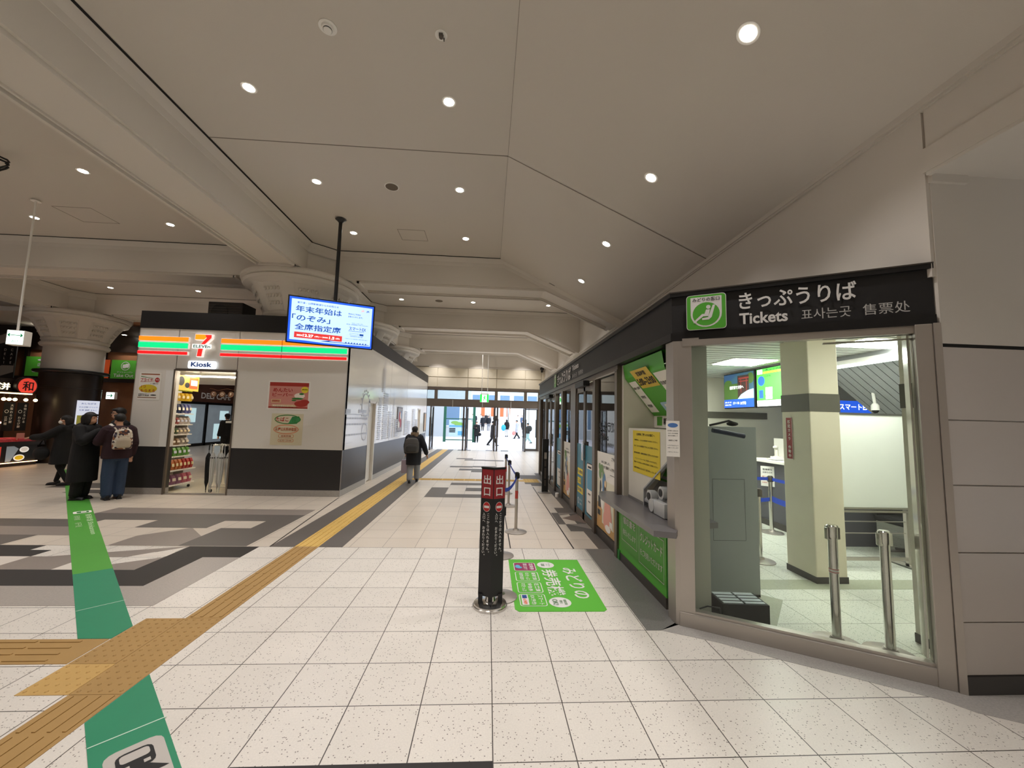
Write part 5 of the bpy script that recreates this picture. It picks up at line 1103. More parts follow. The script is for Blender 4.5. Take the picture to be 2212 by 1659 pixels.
art(pl, [('t', '東海道・山陽新幹線からのお知らせ', .15, .715, .036, .68, .01, 'l'), ('t', '年末年始は', .13, .565, .115, .76, .03, 'l'), ('t', '「のぞみ」', .08, .405, .115, .62, .03, 'l'), ('t', '全席指定席', .13, .245, .115, .76, .03, 'l'),
         ('t', '早めのご予約を', 1.0, .625, .028, .22, .02, 'l'), ('t', 'お願いいたします。', 1.0, .575, .028, .26, .02, 'l'), ('t', '「スマートEX」なら', 1.17, .46, .02, .2), ('t', '東海道・山陽新幹線をご予約いただけます!', 1.17, .435, .018, .38), ('t', 'スマートEX', 1.03, .335, .065, .30, .02, 'l'), ('r', 1.02, .318, 1.3, .324),
         ('fr', 1.05, .245, 1.20, .28, .003), ('r', 1.22, .245, 1.29, .28), ('t', 'smart-ex.jp', 1.17, .21, .022, .22), ('t', '※ご利用にはインターネット接続が必要です。通信料はお客様のご負担です。', 1.17, .165, .014, .4), ('t', 'JR', 1.345, .70, .036, .06, .06), ('r', .7, .075, 1.40, .085)] +
        [('r', .98+.05*k, .085, 1.0+.05*k, .105) for k in range(8)] + [('p', [(.55, .07), (.78, .115), (.7, .09), (.85, .075)])], SI, t, 'lettering', .004)
art(pl, [('t', 'JR', 1.255, .70, .036, .06, .06)], poly_emit('tv_orange', 'e8906a', .8), t, 'lettering', .004)
art(pl, [('r', .13, .10, .92, .205)], SRD, t, 'image', .003); art(pl, [('t', '2024', .17, .132, .03, .09, .02, 'l'), ('t', '12.27', .27, .125, .05, .17, .04, 'l'), ('t', '(金)－2025', .46, .132, .03, .22, .02, 'l'), ('t', '1.5', .70, .125, .05, .09, .04, 'l'), ('t', '(日)', .81, .132, .03, .07, .02, 'l')], SWH, t, 'lettering', .005)

# ---------------------------------------------------------------- exit post, belt posts, floor stickers
t = thing('exit_sign_post', 'black triangular exit post with red top and white warnings on a round steel foot', 'sign post', (.069, 3.80, 0))
b = MB(); b.lathe([(.158, 0), (.158, .018), (.150, .024), (.148, .034), (.07, .05), (.05, .055), (.045, .09)], (.069, 3.80, 0), 44); b.build('base', K['steel_bright'], t, True)
ax, ay = .069, 3.735; HW = .112; bk = .058
def post_prism(m, z0, z1, e=0, nm='panel'):
    b = MB(); b.prism([(ax, ay-e), (ax+HW+e, ay+bk-e), (ax+HW+e, ay+bk+.012), (ax, ay+.018), (ax-HW-e, ay+bk+.012), (ax-HW-e, ay+bk-e)], 'Z', z0, z1); return b.build(nm, m, t)
b = MB(); b.prism([(ax, ay), (ax+HW, ay+bk), (ax+HW, ay+bk+.014), (ax, ay+.016), (ax-HW, ay+bk+.014), (ax-HW, ay+bk)], 'Z', .10, 1.245); b.build('body', K['black'], t)
b = MB(); b.tube([(ax, ay+.06, .05), (ax, ay+.06, 1.18)], .022, 12); b.build('pole', K['steel'], t, True)
b = MB(); b.prism([(ax, ay-.004), (ax+HW+.005, ay+bk-.004), (ax+HW+.005, ay+bk+.016), (ax, ay+.018), (ax-HW-.005, ay+bk+.016), (ax-HW-.005, ay+bk-.004)], 'Z', 1.242, 1.256); b.build('cap', K['black'], t)
b = MB()
for s in (-1, 1): b.box(ax+s*.09-.02, ay+bk-.03, .04, ax+s*.09+.02, ay+bk, .12)
b.box(ax-.02, ay+.01, .04, ax+.02, ay+.05, .12); b.build('foot_bracket', K['black'], t)
dl = V((HW, -bk, 0)); wl = dl.length
for pl, nm in ((Plane((ax-HW, ay+bk, .1), dl), 'l'), (Plane((ax, ay, .1), V((HW, bk, 0))), 'r')):
    art(pl, [('r', .006, .87, wl-.002, 1.135)], K['red_dark'], t, 'panel', .001)
    x = wl/2
    art(pl, [('t', '出', x, 1.00, .085, .075, .045), ('t', '口', x, .895, .075, .065, .045)], K['sign_white'], t, 'lettering', .003)
    art(pl, [('c', x, .795, .036, .044)], K['red'], t, 'emblem', .003); art(pl, [('ring', x, .795, .037, .045, .003), ('r', x-.026, .784, x+.026, .805)], K['sign_white'], t, 'emblem', .004)
    art(pl, [('v', 'ここからは入れません。', x+.020, .745, .028, 1.20), ('v', '入口へ おまわりください。', x-.024, .745, .028, 1.10)], K['sign_white'], t, 'lettering', .003)
BG = 'belt posts lined up beside the ticket machines'
bp = [(.475, 6.22), (.455, 8.04), (.45, 9.38), (.205, 5.15), (.165, 3.99)]
bl = ['red labelled chrome belt post, first one standing clear of the exit post', 'plain chrome belt post, second one standing clear of the exit post', 'small red labelled belt post, third one standing clear towards the doors', 'belt post hidden behind the exit post with only its foot showing, farther one', 'belt post hidden by the exit post, its foot next to the green floor mat']
for (x, y), l in zip(bp, bl):
    t = belt_post((x, y, 0), l, BG, .90 if y > 5.5 else .86, .026, False, 'black')
    if y in (6.22, 9.38):
        b = MB(); b.lathe([(.0245, .50), (.0245, .62)], n=20); b.build('label', mat('label_red', 'b8433a', .5), t, local=True)
belt('barrier_belt', (.475, 6.22, 0), (.205, 5.15, 0), .80, 'belt', 'blue belt dipping from the red labelled post in front towards the exit post', .08)
belt('barrier_belt', (.455, 8.04, 0), (.475, 6.22, 0), .82, 'belt', 'thin blue belt between the first and second clear belt posts', .02, .04)
belt('barrier_belt', (.45, 9.38, 0), (.455, 8.04, 0), .82, 'belt', 'dark belt between the second and third clear belt posts', .02, .04)
t = thing('slotted_post', 'black slotted post on a steel disc next to the far bronze doors', 'post', (1.40, 9.56, 0))
b = MB(); b.lathe([(.17, 0), (.168, .012), (.10, .02), (.03, .03)], (1.40, 9.56, 0), 36); b.build('base', K['steel'], t, True)
b = MB(); b.box(1.325, 9.53, .02, 1.475, 9.59, 1.27, .004); b.build('panel', K['black'], t)
b = MB()
for z0, z1, w in ((.16, .30, .02), (.33, .58, .02), (.62, .76, .02), (.78, .92, .025)): b.box(1.40-w, 9.524, z0, 1.40+w, 9.531, z1)
b.build('slot', K['steel_dark'], t); b = MB(); b.box(1.37, 9.50, .80, 1.43, 9.53, .95, .008); b.build('holder', K['steel'], t)
t = thing('door_stop', 'small white cup shaped block on the floor against the glass front', 'door stop', (1.60, 9.0, 0)); b = MB(); b.lathe([(.04, 0), (.045, .03), (.045, .09), (.035, .10)], (1.60, 9.0, 0), 18); b.build('body', K['white'], t, True)
# green direction strip on the floor
SL_ = lambda y: (-1.85-(y-2.158)*1.0137, y)
SR_ = lambda y: (-1.415-(y-2.145)*1.0154, y)
def strip(name, pts, m, label, z=.004):
    P = pts; y0 = min(p[1] for p in P); y1 = max(p[1] for p in P)
    o = thing(name, label, 'floor sticker', ((P[0][0]+P[2][0])/2, (y0+y1)/2, 0)); b = MB(); b.prism(P, 'Z', .0, z); b.build('sheet', m, o); return o
SM = mat('strip_green', '4c9a36', .5, noise=.06); ST = mat('strip_teal', '26845f', .5, noise=.06); SLN = mat('strip_seam', 'bcd8c4', .5)
s1 = strip('floor_sticker', [SL_(4.493), SR_(4.674), SR_(12), SL_(12)], SM, 'light green floor strip with white route text leading past the people')
s2 = strip('floor_sticker', [SL_(3.285), (-2.757, 3.285), SR_(3.467), SR_(4.674), SL_(4.493)], ST, 'teal floor strip section between the light green strip and the yellow guide path')
s3 = strip('floor_sticker', [SL_(.9), SR_(.9), (-2.136, 2.855), (-2.136, 2.440)], ST, 'teal floor strip with a train ticket symbol at the bottom of the picture')
du = V((-.715, .70, 0)); dr = V((.70, .715, 0))
pl = Plane((-6.85, 7.09, .0042), -du, dr)
art(pl, [('t', '新幹線 Shinkansen', .36, .185, .075, 1.55, .01, 'l'), ('t', '新幹線', .40, .06, .07, .36, .0, 'l'), ('t', '新干线', .98, .06, .07, .32, 0, 'l')], mat('strip_text', 'b9d8a8', .5), s1, 'lettering', .001)
art(pl, [('rr', .02, .06, .22, .27, .03)], K['paper'], s1, 'symbol', .001); art(pl, [('rr', .05, .10, .19, .24, .03)], K['green_dark'], s1, 'symbol', .002); art(pl, [('r', .08, .15, .16, .21)], K['paper'], s1, 'symbol', .003)
for y, o in ((3.70, s2), (2.261, s3)):
    b = MB(); x = SL_(y)[0]; b.poly([(x, y, .0052), (x+.216, y+.213, .0052), (x+.212, y+.221, .0052), (x-.004, y+.008, .0052)]); b.build('seam', SLN, o)
pl = Plane((SL_(2.17)[0], 2.17, .0042), dr, du)
art(pl, [('rr', .045, -.40, .27, 0, .05)], mat('symbol_grey', 'b9b2aa', .5), s3, 'symbol', .001)
art(pl, [('rr', .085, -.20, .225, -.045, .035), ('p', [(.03+.03, -.27), (.12, -.20), (.20, -.20), (.26, -.27)])], K['ink'], s3, 'symbol', .002); art(pl, [('rr', .10, -.125, .21, -.06, .018), ('r', .105, -.18, .13, -.155), ('r', .18, -.18, .205, -.155)], K['symbol_grey'], s3, 'symbol', .003)
# green mat in front of the ticket machines
o = thing('floor_sticker', 'bright green floor mat with white ticket machine lettering beside the exit post', 'floor sticker', (.72, 4.35, 0))
b = MB(); P = [(.33, 3.684), (1.10, 3.684), (1.135, 3.72), (1.15, 5.0), (.30, 5.0), (.295, 3.73)]; b.prism(P, 'Z', 0, .004); b.build('sheet', K['green_mat'], o)
pl = Plane((.295, 5.0, .0042), (0, -1, 0), (1, 0, 0)); WH = K['sign_white']
art(pl, [('t', 'みどりの', .27, .60, .17, .79, .035, 'l'), ('t', '券売機', .32, .36, .17, .68, .035, 'l')], WH, o, 'lettering', .001)
art(pl, [('c', .18, .435, .10, .10), ('c', 1.14, .435, .105, .105)], WH, o, 'symbol', .001); art(pl, [('t', 'クレジット', .18, .465, .022, .10), ('t', 'カード', .18, .435, .022, .06), ('t', 'OK!', .18, .38, .04, .08, .02), ('t', '領収書', 1.14, .47, .03, .11), ('t', '発行', 1.14, .43, .03, .07), ('t', 'OK!', 1.14, .365, .05, .12, .02)], mat('mat_grey', '6d8f6a', .5), o, 'lettering', .003)
for k, (c, txt) in enumerate((('p', '定期券'), ('g', '新幹線'), ('g', '在来線'), ('g', 'スマート'))):
    x = .11+.285*k
    art(pl, [('rr', x, .055, x+.255, .31, .03)], WH, o, 'symbol', .001); art(pl, [('rr', x+.008, .063, x+.247, .302, .025)], mat('mat_plum', '8e2a52', .5) if c == 'p' else K['green_mat'], o, 'symbol', .002)
    two = (('買えます', ''), ('のきっぷ', '自由席 指定席'), ('特急券', 'のきっぷ'), ('EX予約', 'お受取り'))[k]
    art(pl, [('t', txt, x+.128, .235, .05, .2, .02)] + [('t', q, x+.128, .165-.065*j, .045, .19, .02) for j, q in enumerate(two) if q], WH, o, 'lettering', .003)
    if k == 0: art(pl, [('c', x+.13, .10, .05, .03), ('c', x+.16, .12, .03, .03)], mat('mat_blue', '5aa9c8', .5), o, 'symbol', .004)
    if k == 3: art(pl, [('r', x+.02, .075, x+.235, .14)], WH, o, 'symbol', .004); art(pl, [('r', x+.03, .085, x+.10, .13)], K['ink_blue'], o, 'symbol', .005); art(pl, [('t', 'e5489', x+.165, .09, .035, .11, .02)], K['orange'], o, 'lettering', .005)
# hanging emergency exit sign before the doors
t = thing('emergency_exit_sign', 'green running man exit sign hung on two rods before the doors', 'sign', (-.2, 20.0, 3.0))
b = MB()
for x in (-.36, -.07): b.tube([(x, 20, 2.98), (x, 20, 5.48)], .014, 8)
b.box(-.42, 19.97, 2.96, -.0, 20.03, 3.0); b.build('hanger', K['white'], t, True); b = MB(); b.box(-.44, 19.95, 2.56, .0, 20.05, 2.96, .01); b.build('box', K['white'], t)
pl = Plane((-.44, 19.949, 2.56), (1, 0, 0))
art(pl, [('r', .01, .01, .43, .39)], mat('exit_white', 'f0fff4', .5, emit=1.6), t, 'face', .001); EG = mat('exit_green', '18c440', .5, emit=1.3)
art(pl, [('r', .01, .01, .10, .39), ('r', .34, .01, .43, .39), ('c', .24, .32, .03, .03), ('p', [(.20, .30), (.26, .27), (.25, .17), (.19, .18)]), ('p', [(.20, .19), (.15, .06), (.18, .05), (.24, .17)]), ('p', [(.23, .18), (.30, .12), (.29, .05), (.32, .05), (.33, .13), (.26, .20)]), ('p', [(.22, .29), (.13, .22), (.14, .20), (.23, .26)]), ('p', [(.24, .28), (.31, .22), (.32, .25), (.25, .30)])], EG, t, 'pictogram', .003)

# ---------------------------------------------------------------- ceiling fittings
LMAT = K['lamp']
def downlight(x, y, z, tilt, label, on=True, power=1.0):
    t = thing('downlight', label, 'downlight', (x, y, z), 0, 'recessed ceiling downlights')
    R_ = Matrix.Translation(V((x, y, z))) @ Matrix.Rotation(tilt, 4, 'Y')
    b = MB(); b.lathe([(.085, -.004), (.085, .002), (.062, .003), (.062, .0)], n=28)
    for v in b.bm.verts: v.co = R_ @ v.co
    b.build('trim_ring', K['white'], t, True)
    b = MB(); b.lathe([(.06, -.006), (.06, .001)], n=24)
    for v in b.bm.verts: v.co = R_ @ v.co
    b.build('lens', LMAT, t)
    l = bpy.data.lights.new('downlight_lamp', 'SPOT'); l.energy = LAMP_W*power; l.color = WARM; l.spot_size = math.radians(104); l.spot_blend = .8; l.shadow_soft_size = .06
    o = bpy.data.objects.new('downlight_lamp', l); COL.objects.link(o); o.location = (x, y, z-.03); o.parent = t; o.matrix_parent_inverse = MW[t.name].inverted()
rows = ['nearest the camera', 'second row', 'third row', 'row before the cross beam']
for j, y in enumerate((.84, 2.65, 4.46, 6.29, 8.07)):
    for x, s in ((-2.9, 'along the beam'), (-.585, 'in the middle of the corridor'), (1.888, 'on the sloping part')):
        downlight(x, y, (ZC if x < KX else slope_z(x)), 0 if x < KX else sl, 'bright recessed downlight %s, ' % s + ('overhead' if j == 0 else 'row %d from the camera' % j))
for y, s in ((10.8, 'first row past the first cross beam'), (12.63, 'just before the second cross beam'), (15.3, 'past the second cross beam'), (17.05, 'washing the third cross beam'), (19.7, 'past the third cross beam'), (21.6, 'washing the end wall')):
    for x, q in ((-2.9, 'above the kiosk edge'), (-.6, 'above the corridor'), (1.86, 'above the ticket office front')):
        downlight(x, y, ZC, 0, 'downlight %s, %s' % (q, s), True, 1.7 if y in (17.05, 21.6) else .8)
for x, y, s in ((-6.565, 6.38, 'coffer over the kiosk front, nearer one'), (-6.562, 8.12, 'coffer over the kiosk front, above its sign'), (-9.146, 8.12, 'coffer beside the hanging exit pole'), (-9.2, 12.68, 'far coffer above the kiosk roof'), (-11.83, 12.7, 'far coffer above the clad column'), (-9.15, 6.38, 'coffer at the picture edge'), (-11.8, 8.12, 'coffer outside the exit pole'), (-11.8, 4.5, 'coffer near the camera'), (-9.15, 4.5, 'coffer near the camera, inner'), (-6.56, 4.5, 'coffer near the beam'), (-6.56, 2.6, 'coffer overhead'), (-9.15, 2.6, 'coffer overhead, outer'), (-9.2, 17, 'far coffer behind the kiosk'), (-11.8, 17, 'far coffer before the cafe'), (-12.6, 21.5, 'coffer just before the cafe sign, added to brighten it')):  # the last one is an unseen lamp added to brighten the cafe front
    downlight(x, y, ZC, 0, 'small downlight in the '+s, True, .95)
for x in (-2.9, -.585, 1.888):
    for y in (-1.5, -4.5, -7): downlight(x, y, ZC if x < KX else slope_z(x), 0 if x < KX else sl, 'downlight behind the viewer, row %d, %s' % ({-1.5: 1, -4.5: 2, -7: 3}[y], {-2.9: 'along the beam', -.585: 'mid corridor', 1.888: 'on the slope'}[x]))
for x, s_ in ((-13.4, 'beside the clad column'), (-14.9, 'behind the clad column'), (-16.3, 'beside the hand photo')): downlight(x, 15.12, 4.45, 0, 'small downlight under the low shop ceiling, '+s_, True, .5)
for x, y in ((5.5, -4),): downlight(x, y, 3.57, 0, 'downlight in the side passage', True, .25)
t = thing('smoke_detector', 'white round smoke detector with stepped rings on the ceiling', 'smoke detector', (-1.68, 3.64, ZC))
b = MB(); b.lathe([(.085, -.008), (.085, .001)], (-1.68, 3.64, ZC), 32); b.build('plate', K['white'], t, True); b = MB(); b.lathe([(.035, -.045), (.04, -.04), (.04, -.03), (.055, -.028), (.06, -.005)], (-1.68, 3.64, ZC), 28); b.build('head', K['white'], t, True)
b = MB(); b.lathe([(.042, -.038), (.042, -.031)], (-1.68, 3.64, ZC), 24); b.build('slot', K['black'], t)
t = thing('sprinkler_plate', 'white round ceiling plate with a small dark fitting', 'ceiling fitting', (-.58, 3.63, ZC))
b = MB(); b.lathe([(.06, -.006), (.06, .001)], (-.58, 3.63, ZC), 28); b.build('plate', K['white'], t, True); b = MB(); b.lathe([(.02, -.03), (.025, -.006)], (-.58, 3.63, ZC), 14); b.box(-.60, 3.60, ZC-.034, -.56, 3.605, ZC-.006); b.box(-.56, 3.65, ZC-.03, -.55, 3.67, ZC-.006); b.build('fitting', K['steel_dark'], t, True)
t = thing('ceiling_speaker', 'round brown ceiling speaker grille between the downlights', 'speaker', (-1.70, 6.31, ZC))
b = MB(); b.lathe([(.115, -.008), (.12, .001)], (-1.70, 6.31, ZC), 36); b.build('rim', K['white'], t, True); b = MB(); b.lathe([(.10, -.011), (.10, -.004)], (-1.70, 6.31, ZC), 36); b.build('grille', mat('speaker_brown', '6b5f4e', .7, noise=.2, nscale=200), t)
for x, y, s in ((-1.70, 12.63, 'second bay of the ceiling'), (-5.6+.0, 12.68, 'ceiling above the kiosk roof')):
    b = MB(); b.lathe([(.115, -.008), (.12, .001)], (x, y, ZC), 30); t = tag(b.build('ceiling_speaker', K['speaker_brown']), 'round brown speaker grille in the '+s, 'speaker')
b = MB()
for x0, y0, x1, y1 in ((-1.95, 7.80, -1.40, 8.28), (-8.3, 7.6, -7.6, 8.2)):
    for q in ((x0, y0, x1, y0+.008), (x0, y1-.008, x1, y1), (x0, y0, x0+.008, y1), (x1-.008, y0, x1, y1)): b.box(q[0], q[1], ZC-.003, q[2], q[3], ZC+.002)
b.build('hatch', K['joint'], CEIL)
t = thing('projector_lamp', 'small dark spotlight on the end wall corner above the beige panels', 'spotlight', (2.95, 22.0, 4.5)); b = MB(); b.ball((2.95, 22.0, 4.62), (.12, .12, .10)); b.box(2.90, 22.0, 4.42, 3.0, 22.1, 4.6); b.build('body', K['black'], t, True)
# ---------------------------------------------------------------- people
def remesh(mb, vox, name, m, parent, smooth=2):
    me = bpy.data.meshes.new('tmp'); mb.bm.to_mesh(me); mb.bm.free()
    o = bpy.data.objects.new('tmp', me); COL.objects.link(o)
    q = o.modifiers.new('r', 'REMESH'); q.mode = 'VOXEL'; q.voxel_size = vox; q.use_smooth_shade = True
    if smooth: q = o.modifiers.new('s', 'SMOOTH'); q.iterations = smooth; q.factor = .5
    dg = bpy.context.evaluated_depsgraph_get(); nm = bpy.data.meshes.new_from_object(o.evaluated_get(dg))
    bpy.data.objects.remove(o); bpy.data.meshes.remove(me); nm.name = name
    nm.materials.clear(); nm.materials.append(m)
    r = bpy.data.objects.new(name, nm); COL.objects.link(r); r.parent = parent; MW[r.name] = MW[parent.name]
    return r
def ering(mb, rings, n=24):
    """closed elliptical loft: (cx, cy, z, rx, ry)"""
    R_ = [[mb.bm.verts.new((cx+rx*math.cos(t), cy+ry*math.sin(t), z)) for t in [2*math.pi*k/n for k in range(n)]] for cx, cy, z, rx, ry in rings]
    for A, B in zip(R_, R_[1:]):
        for k in range(n): mb.bm.faces.new((A[k], A[(k+1) % n], B[(k+1) % n], B[k]))
    mb.bm.faces.new(R_[0][::-1]); mb.bm.faces.new(R_[-1])
def limb(mb, pts, rs):
    for p, q, r0, r1 in zip(pts, pts[1:], rs, rs[1:]): mb.cap(p, q, r0, r1, 12)
def person(label, loc, face, h, vox, coat, trousers, shoes, hem=.80, flare=0, hair='hair', style='short', J=None, skirt=False, mask=False, hat=None, coat_fat=0, cat='person', legs='trousers', scarf=None, hood=False, head_turn=0, glasses=False):
    """figure facing +Y in its own frame, turned by `face`; J overrides joints"""
    s = h/1.65
    t = thing('person', label, cat, loc, face)
    D = dict(hip=(.085, 0, .86), knee=(.09, .015, .46), ankle=(.085, -.02, .08), shoulder=(.165, -.01, 1.335), elbow=(.225, -.03, 1.07), wrist=(.235, .05, .83))
    S = {}
    for k, v in D.items():
        for sd, nm in ((-1, 'L'), (1, 'R')): S[k+nm] = V((v[0]*sd, v[1], v[2]))
    for k, v in (J or {}).items(): S[k] = V(v)
    for k in S: S[k] = S[k]*s
    v3 = lambda *a: V(a)*s
    hd = v3(0, .035, 1.525)
    HT = Matrix.Rotation(head_turn, 3, 'Z')
    b = MB()                                       # body: one continuous skin surface
    ering(b, [(0, 0, z*s, rx*s, ry*s) for z, rx, ry in ((.80, .10, .08), (.88, .155, .105), (.95, .15, .10), (1.05, .125, .09), (1.16, .145, .10), (1.27, .16, .10), (1.34, .13, .085), (1.39, .06, .06))])
    limb(b, [v3(0, -.005, 1.34), v3(0, .012, 1.46)], [.058*s, .05*s])
    b.ball(hd+v3(0, -.01, .02), (.073*s, .092*s, .092*s), 3); b.ball(hd+HT@v3(0, .025, -.045), (.052*s, .062*s, .062*s), 3)
    b.ball(hd+HT@v3(0, .088, -.01), (.012*s, .018*s, .02*s), 1); b.ball(hd+HT@v3(0, .078, -.062), (.022*s, .012*s, .010*s), 1)
    for q in (-1, 1): b.ball(hd+HT@v3(q*.073, -.005, -.005), (.012*s, .022*s, .03*s), 1); b.ball(hd+HT@v3(q*.03, .07, .028), (.022*s, .015*s, .008*s), 1)
    for n_ in 'LR':
        limb(b, [S['shoulder'+n_], S['elbow'+n_], S['wrist'+n_]], [.048*s, .038*s, .027*s])
        limb(b, [S['hip'+n_], S['knee'+n_], S['ankle'+n_]], [.078*s, .052*s, .036*s])
        b.ball(S['ankle'+n_]+v3(0, .05, -.045), (.035*s, .10*s, .03*s))
        d = (S['wrist'+n_]-S['elbow'+n_]).normalized(); sd = d.cross(V((0, 0, 1))); sd = sd.normalized() if sd.length > .2 else V((0, 1, 0)); w0 = S['wrist'+n_]
        nn = sd.cross(d)
        Mx = Matrix((sd, d, nn)).transposed()
        b.ball(w0+d*.05*s, (.038*s, .05*s, .018*s), 2, Mx)
        for k in range(4):
            p0 = w0+d*.085*s+sd*(k-1.5)*.019*s; L = (.055, .068, .072, .06)[k]*s; p1 = p0+d*L*.55-nn*.006*s; p2 = p1+d*L*.3-nn*.025*s
            limb(b, [p0, p1, p2], [.0095*s, .009*s, .008*s])
        m_ = 1 if n_ == 'L' else -1
        limb(b, [w0+d*.03*s+sd*m_*.03*s, w0+d*.065*s+sd*m_*.055*s-nn*.012*s, w0+d*.095*s+sd*m_*.05*s-nn*.025*s], [.013*s, .011*s, .009*s])
    remesh(b, vox, 'body', K['skin'], t)
    f = .022+coat_fat
    b = MB()                                       # coat or jacket with sleeves
    R_ = []
    if hem < .80: R_ += [(0, 0, hem*s, (.19+flare+f*.5)*s, (.15+flare*.8+f*.5)*s), (0, 0, (hem*.4+.5)*s, (.19+flare*.5+f*.6)*s, (.145+flare*.4+f*.6)*s)]
    else: R_ += [(0, 0, hem*s, (.175+f)*s, (.125+f)*s)]
    R_ += [(0, 0, .93*s, (.165+f)*s, (.12+f)*s), (0, 0, 1.08*s, (.15+f)*s, (.11+f)*s), (0, 0, 1.22*s, (.168+f)*s, (.115+f)*s), (0, -.005*s, 1.31*s, (.165+f)*s, (.10+f)*s), (0, -.005*s, 1.36*s, (.115+f)*s, (.08+f)*s), (0, 0, 1.41*s, .078*s, .075*s)]
    ering(b, R_)
    for n_ in 'LR': limb(b, [S['shoulder'+n_], S['elbow'+n_], S['elbow'+n_].lerp(S['wrist'+n_], .93)], [(.066+f*.6)*s, (.054+f*.6)*s, (.046+f*.4)*s])
    if hood: b.ball(v3(0, -.10, 1.37), (.12*s, .075*s, .075*s))
    remesh(b, vox, 'coat', coat, t)
    b = MB()
    fat = {'trousers': .022, 'wide': .045, 'tights': .006}[legs]
    ering(b, [(0, 0, z*s, rx*s, ry*s) for z, rx, ry in ((.74, .13, .09), (.84, .17, .115), (.95, .165, .11), (1.0, .145, .10))])
    for n_ in 'LR': limb(b, [S['hip'+n_]-V((0, 0, .03*s)), S['knee'+n_], S['ankle'+n_]+V((0, .0, .01*s))], [(.082+fat*.5)*s, (.054+fat)*s, (.038+fat)*s])
    remesh(b, vox, 'trousers' if legs != 'tights' else 'tights', trousers, t)
    for n_ in 'LR':
        b = MB(); a = S['ankle'+n_]; b.ball(a+v3(0, .04, -.045), (.045*s, .125*s, .035*s)); b.ball(a+v3(0, -.03, -.02), (.042*s, .055*s, .06*s)); b.box(a.x-.042*s, a.y-.08*s, a.z-.08*s, a.x+.042*s, a.y+.16*s, a.z-.06*s)
        remesh(b, min(vox, .014), 'shoe', shoes, t)
    b = MB()
    b.ball(hd+v3(0, -.022, .035), (.084*s, .098*s, .092*s), 3)
    if style in ('long', 'bob'): ering(b, [(0, -.045*s, (1.525+z)*s, rx*s, ry*s) for z, rx, ry in ((-.17 if style == 'bob' else -.30, .07, .035), (-.10, .085, .06), (0, .084, .075), (.06, .07, .06))])
    if style == 'bob':
        for q in (-1, 1): b.ball(hd+HT@v3(q*.074, .005, -.05), (.018*s, .05*s, .09*s))
        b.ball(hd+HT@v3(0, .07, .062), (.06*s, .03*s, .026*s))
    if style == 'short': b.ball(hd+HT@v3(0, .05, .075), (.062*s, .05*s, .028*s))
    if hat: b.ball(hd+v3(0, -.01, .045), (.093*s, .108*s, .088*s), 3)
    remesh(b, vox, 'hat' if hat else 'hair', hat or K[hair], t)
    if hat:
        b = MB(); b.ball(hd+v3(0, -.05, -.03), (.078*s, .062*s, .075*s)); remesh(b, vox, 'hair', K[hair], t)
    if vox < .013:
        b = MB()
        for q in (-1, 1): b.ball(hd+HT@v3(q*.03, .077, .012), (.011*s, .006*s, .006*s), 2)
        b.build('eye', K['ink'], t, True, local=True)
        b = MB(); b.ball(hd+HT@v3(0, .089, -.060), (.02*s, .004*s, .005*s), 2); b.build('mouth', mat('lips', 'b06a5e', .5), t, True, local=True)
    if mask:
        b = MB(); b.ball(hd+HT@v3(0, .048, -.045), (.06*s, .062*s, .052*s), 3); b.build('mask', K['paper'], t, True, local=True)
    if glasses:
        b = MB()
        for q in (-1, 1):
            P = [hd+HT@v3(q*.034+.026*math.cos(a*.45), .098, .012+.020*math.sin(a*.45)) for a in range(15)]; b.tube(P, .003*s, 6)
            b.tube([hd+HT@v3(q*.06, .095, .015), hd+HT@v3(q*.078, 0, .012)], .003*s, 6)
        b.build('glasses', K['ink'], t, True, local=True)
    if scarf:
        b = MB()
        for z, r in ((1.40, .095), (1.44, .088)): b.tube([v3(r*math.cos(a*.33), r*math.sin(a*.33)+.0, z+.012*math.sin(a)) for a in range(20)], .034*s, 10)
        b.ball(v3(.05, -.10, 1.37), (.06*s, .04*s, .05*s)); remesh(b, max(vox, .01), 'scarf', scarf, t)
    return t, s
def backpack(label, loc, face, m, size=(.15, .085, .21), flap=None):
    """soft pack, its straps towards +Y"""
    t = thing('backpack', label, 'backpack', loc, face); a, c, d = size
    b = MB(); ering(b, [(0, 0, z*d*2-d, a*x, c*y) for z, x, y in ((0, .80, .75), (.05, .95, .95), (.3, 1, 1), (.65, .95, .92), (.88, .80, .75), (.97, .5, .5))]); remesh(b, .012, 'pack', m, t)
    b = MB(); ering(b, [(0, -c*.75, z*d*1.0-d*.85, a*.72*x, c*.5*y) for z, x, y in ((0, .8, .7), (.1, 1, 1), (.7, 1, 1), (1, .7, .6))]); remesh(b, .012, 'pocket', flap or m, t)
    b = MB()
    for q in (-1, 1): b.tube([(q*a*.45, c*.8, d*.75), (q*a*.62, c*1.4, d*1.0), (q*a*.72, c*2.7, d*.85), (q*a*.78, c*3.3, d*.2), (q*a*.75, c*1.4, -d*.6)], .014, 8)
    b.tube([(-.03, c*.4, d*.85), (-.02, c*.3, d*1.05), (.02, c*.3, d*1.05), (.03, c*.4, d*.85)], .008, 6); b.build('strap', flap or m, t, True, local=True); return t
BLK = mat('cloth_black', '0b0a0b', .85, bump=.3, bscale=60); NVY = mat('cloth_navy', '12131c', .8); MAR = mat('cloth_maroon', '2a0f18', .85); JEAN = mat('denim', '2c3d58', .8, noise=.15, nscale=30)
GRYT = mat('cloth_grey', '8f9096', .8); OLV = mat('cloth_olive', '4b4136', .8); SCF = mat('cloth_scarf', '7a6650', .9, noise=.5, nscale=28); SHOE = mat('shoe_black', '101013', .5)
r90 = math.radians
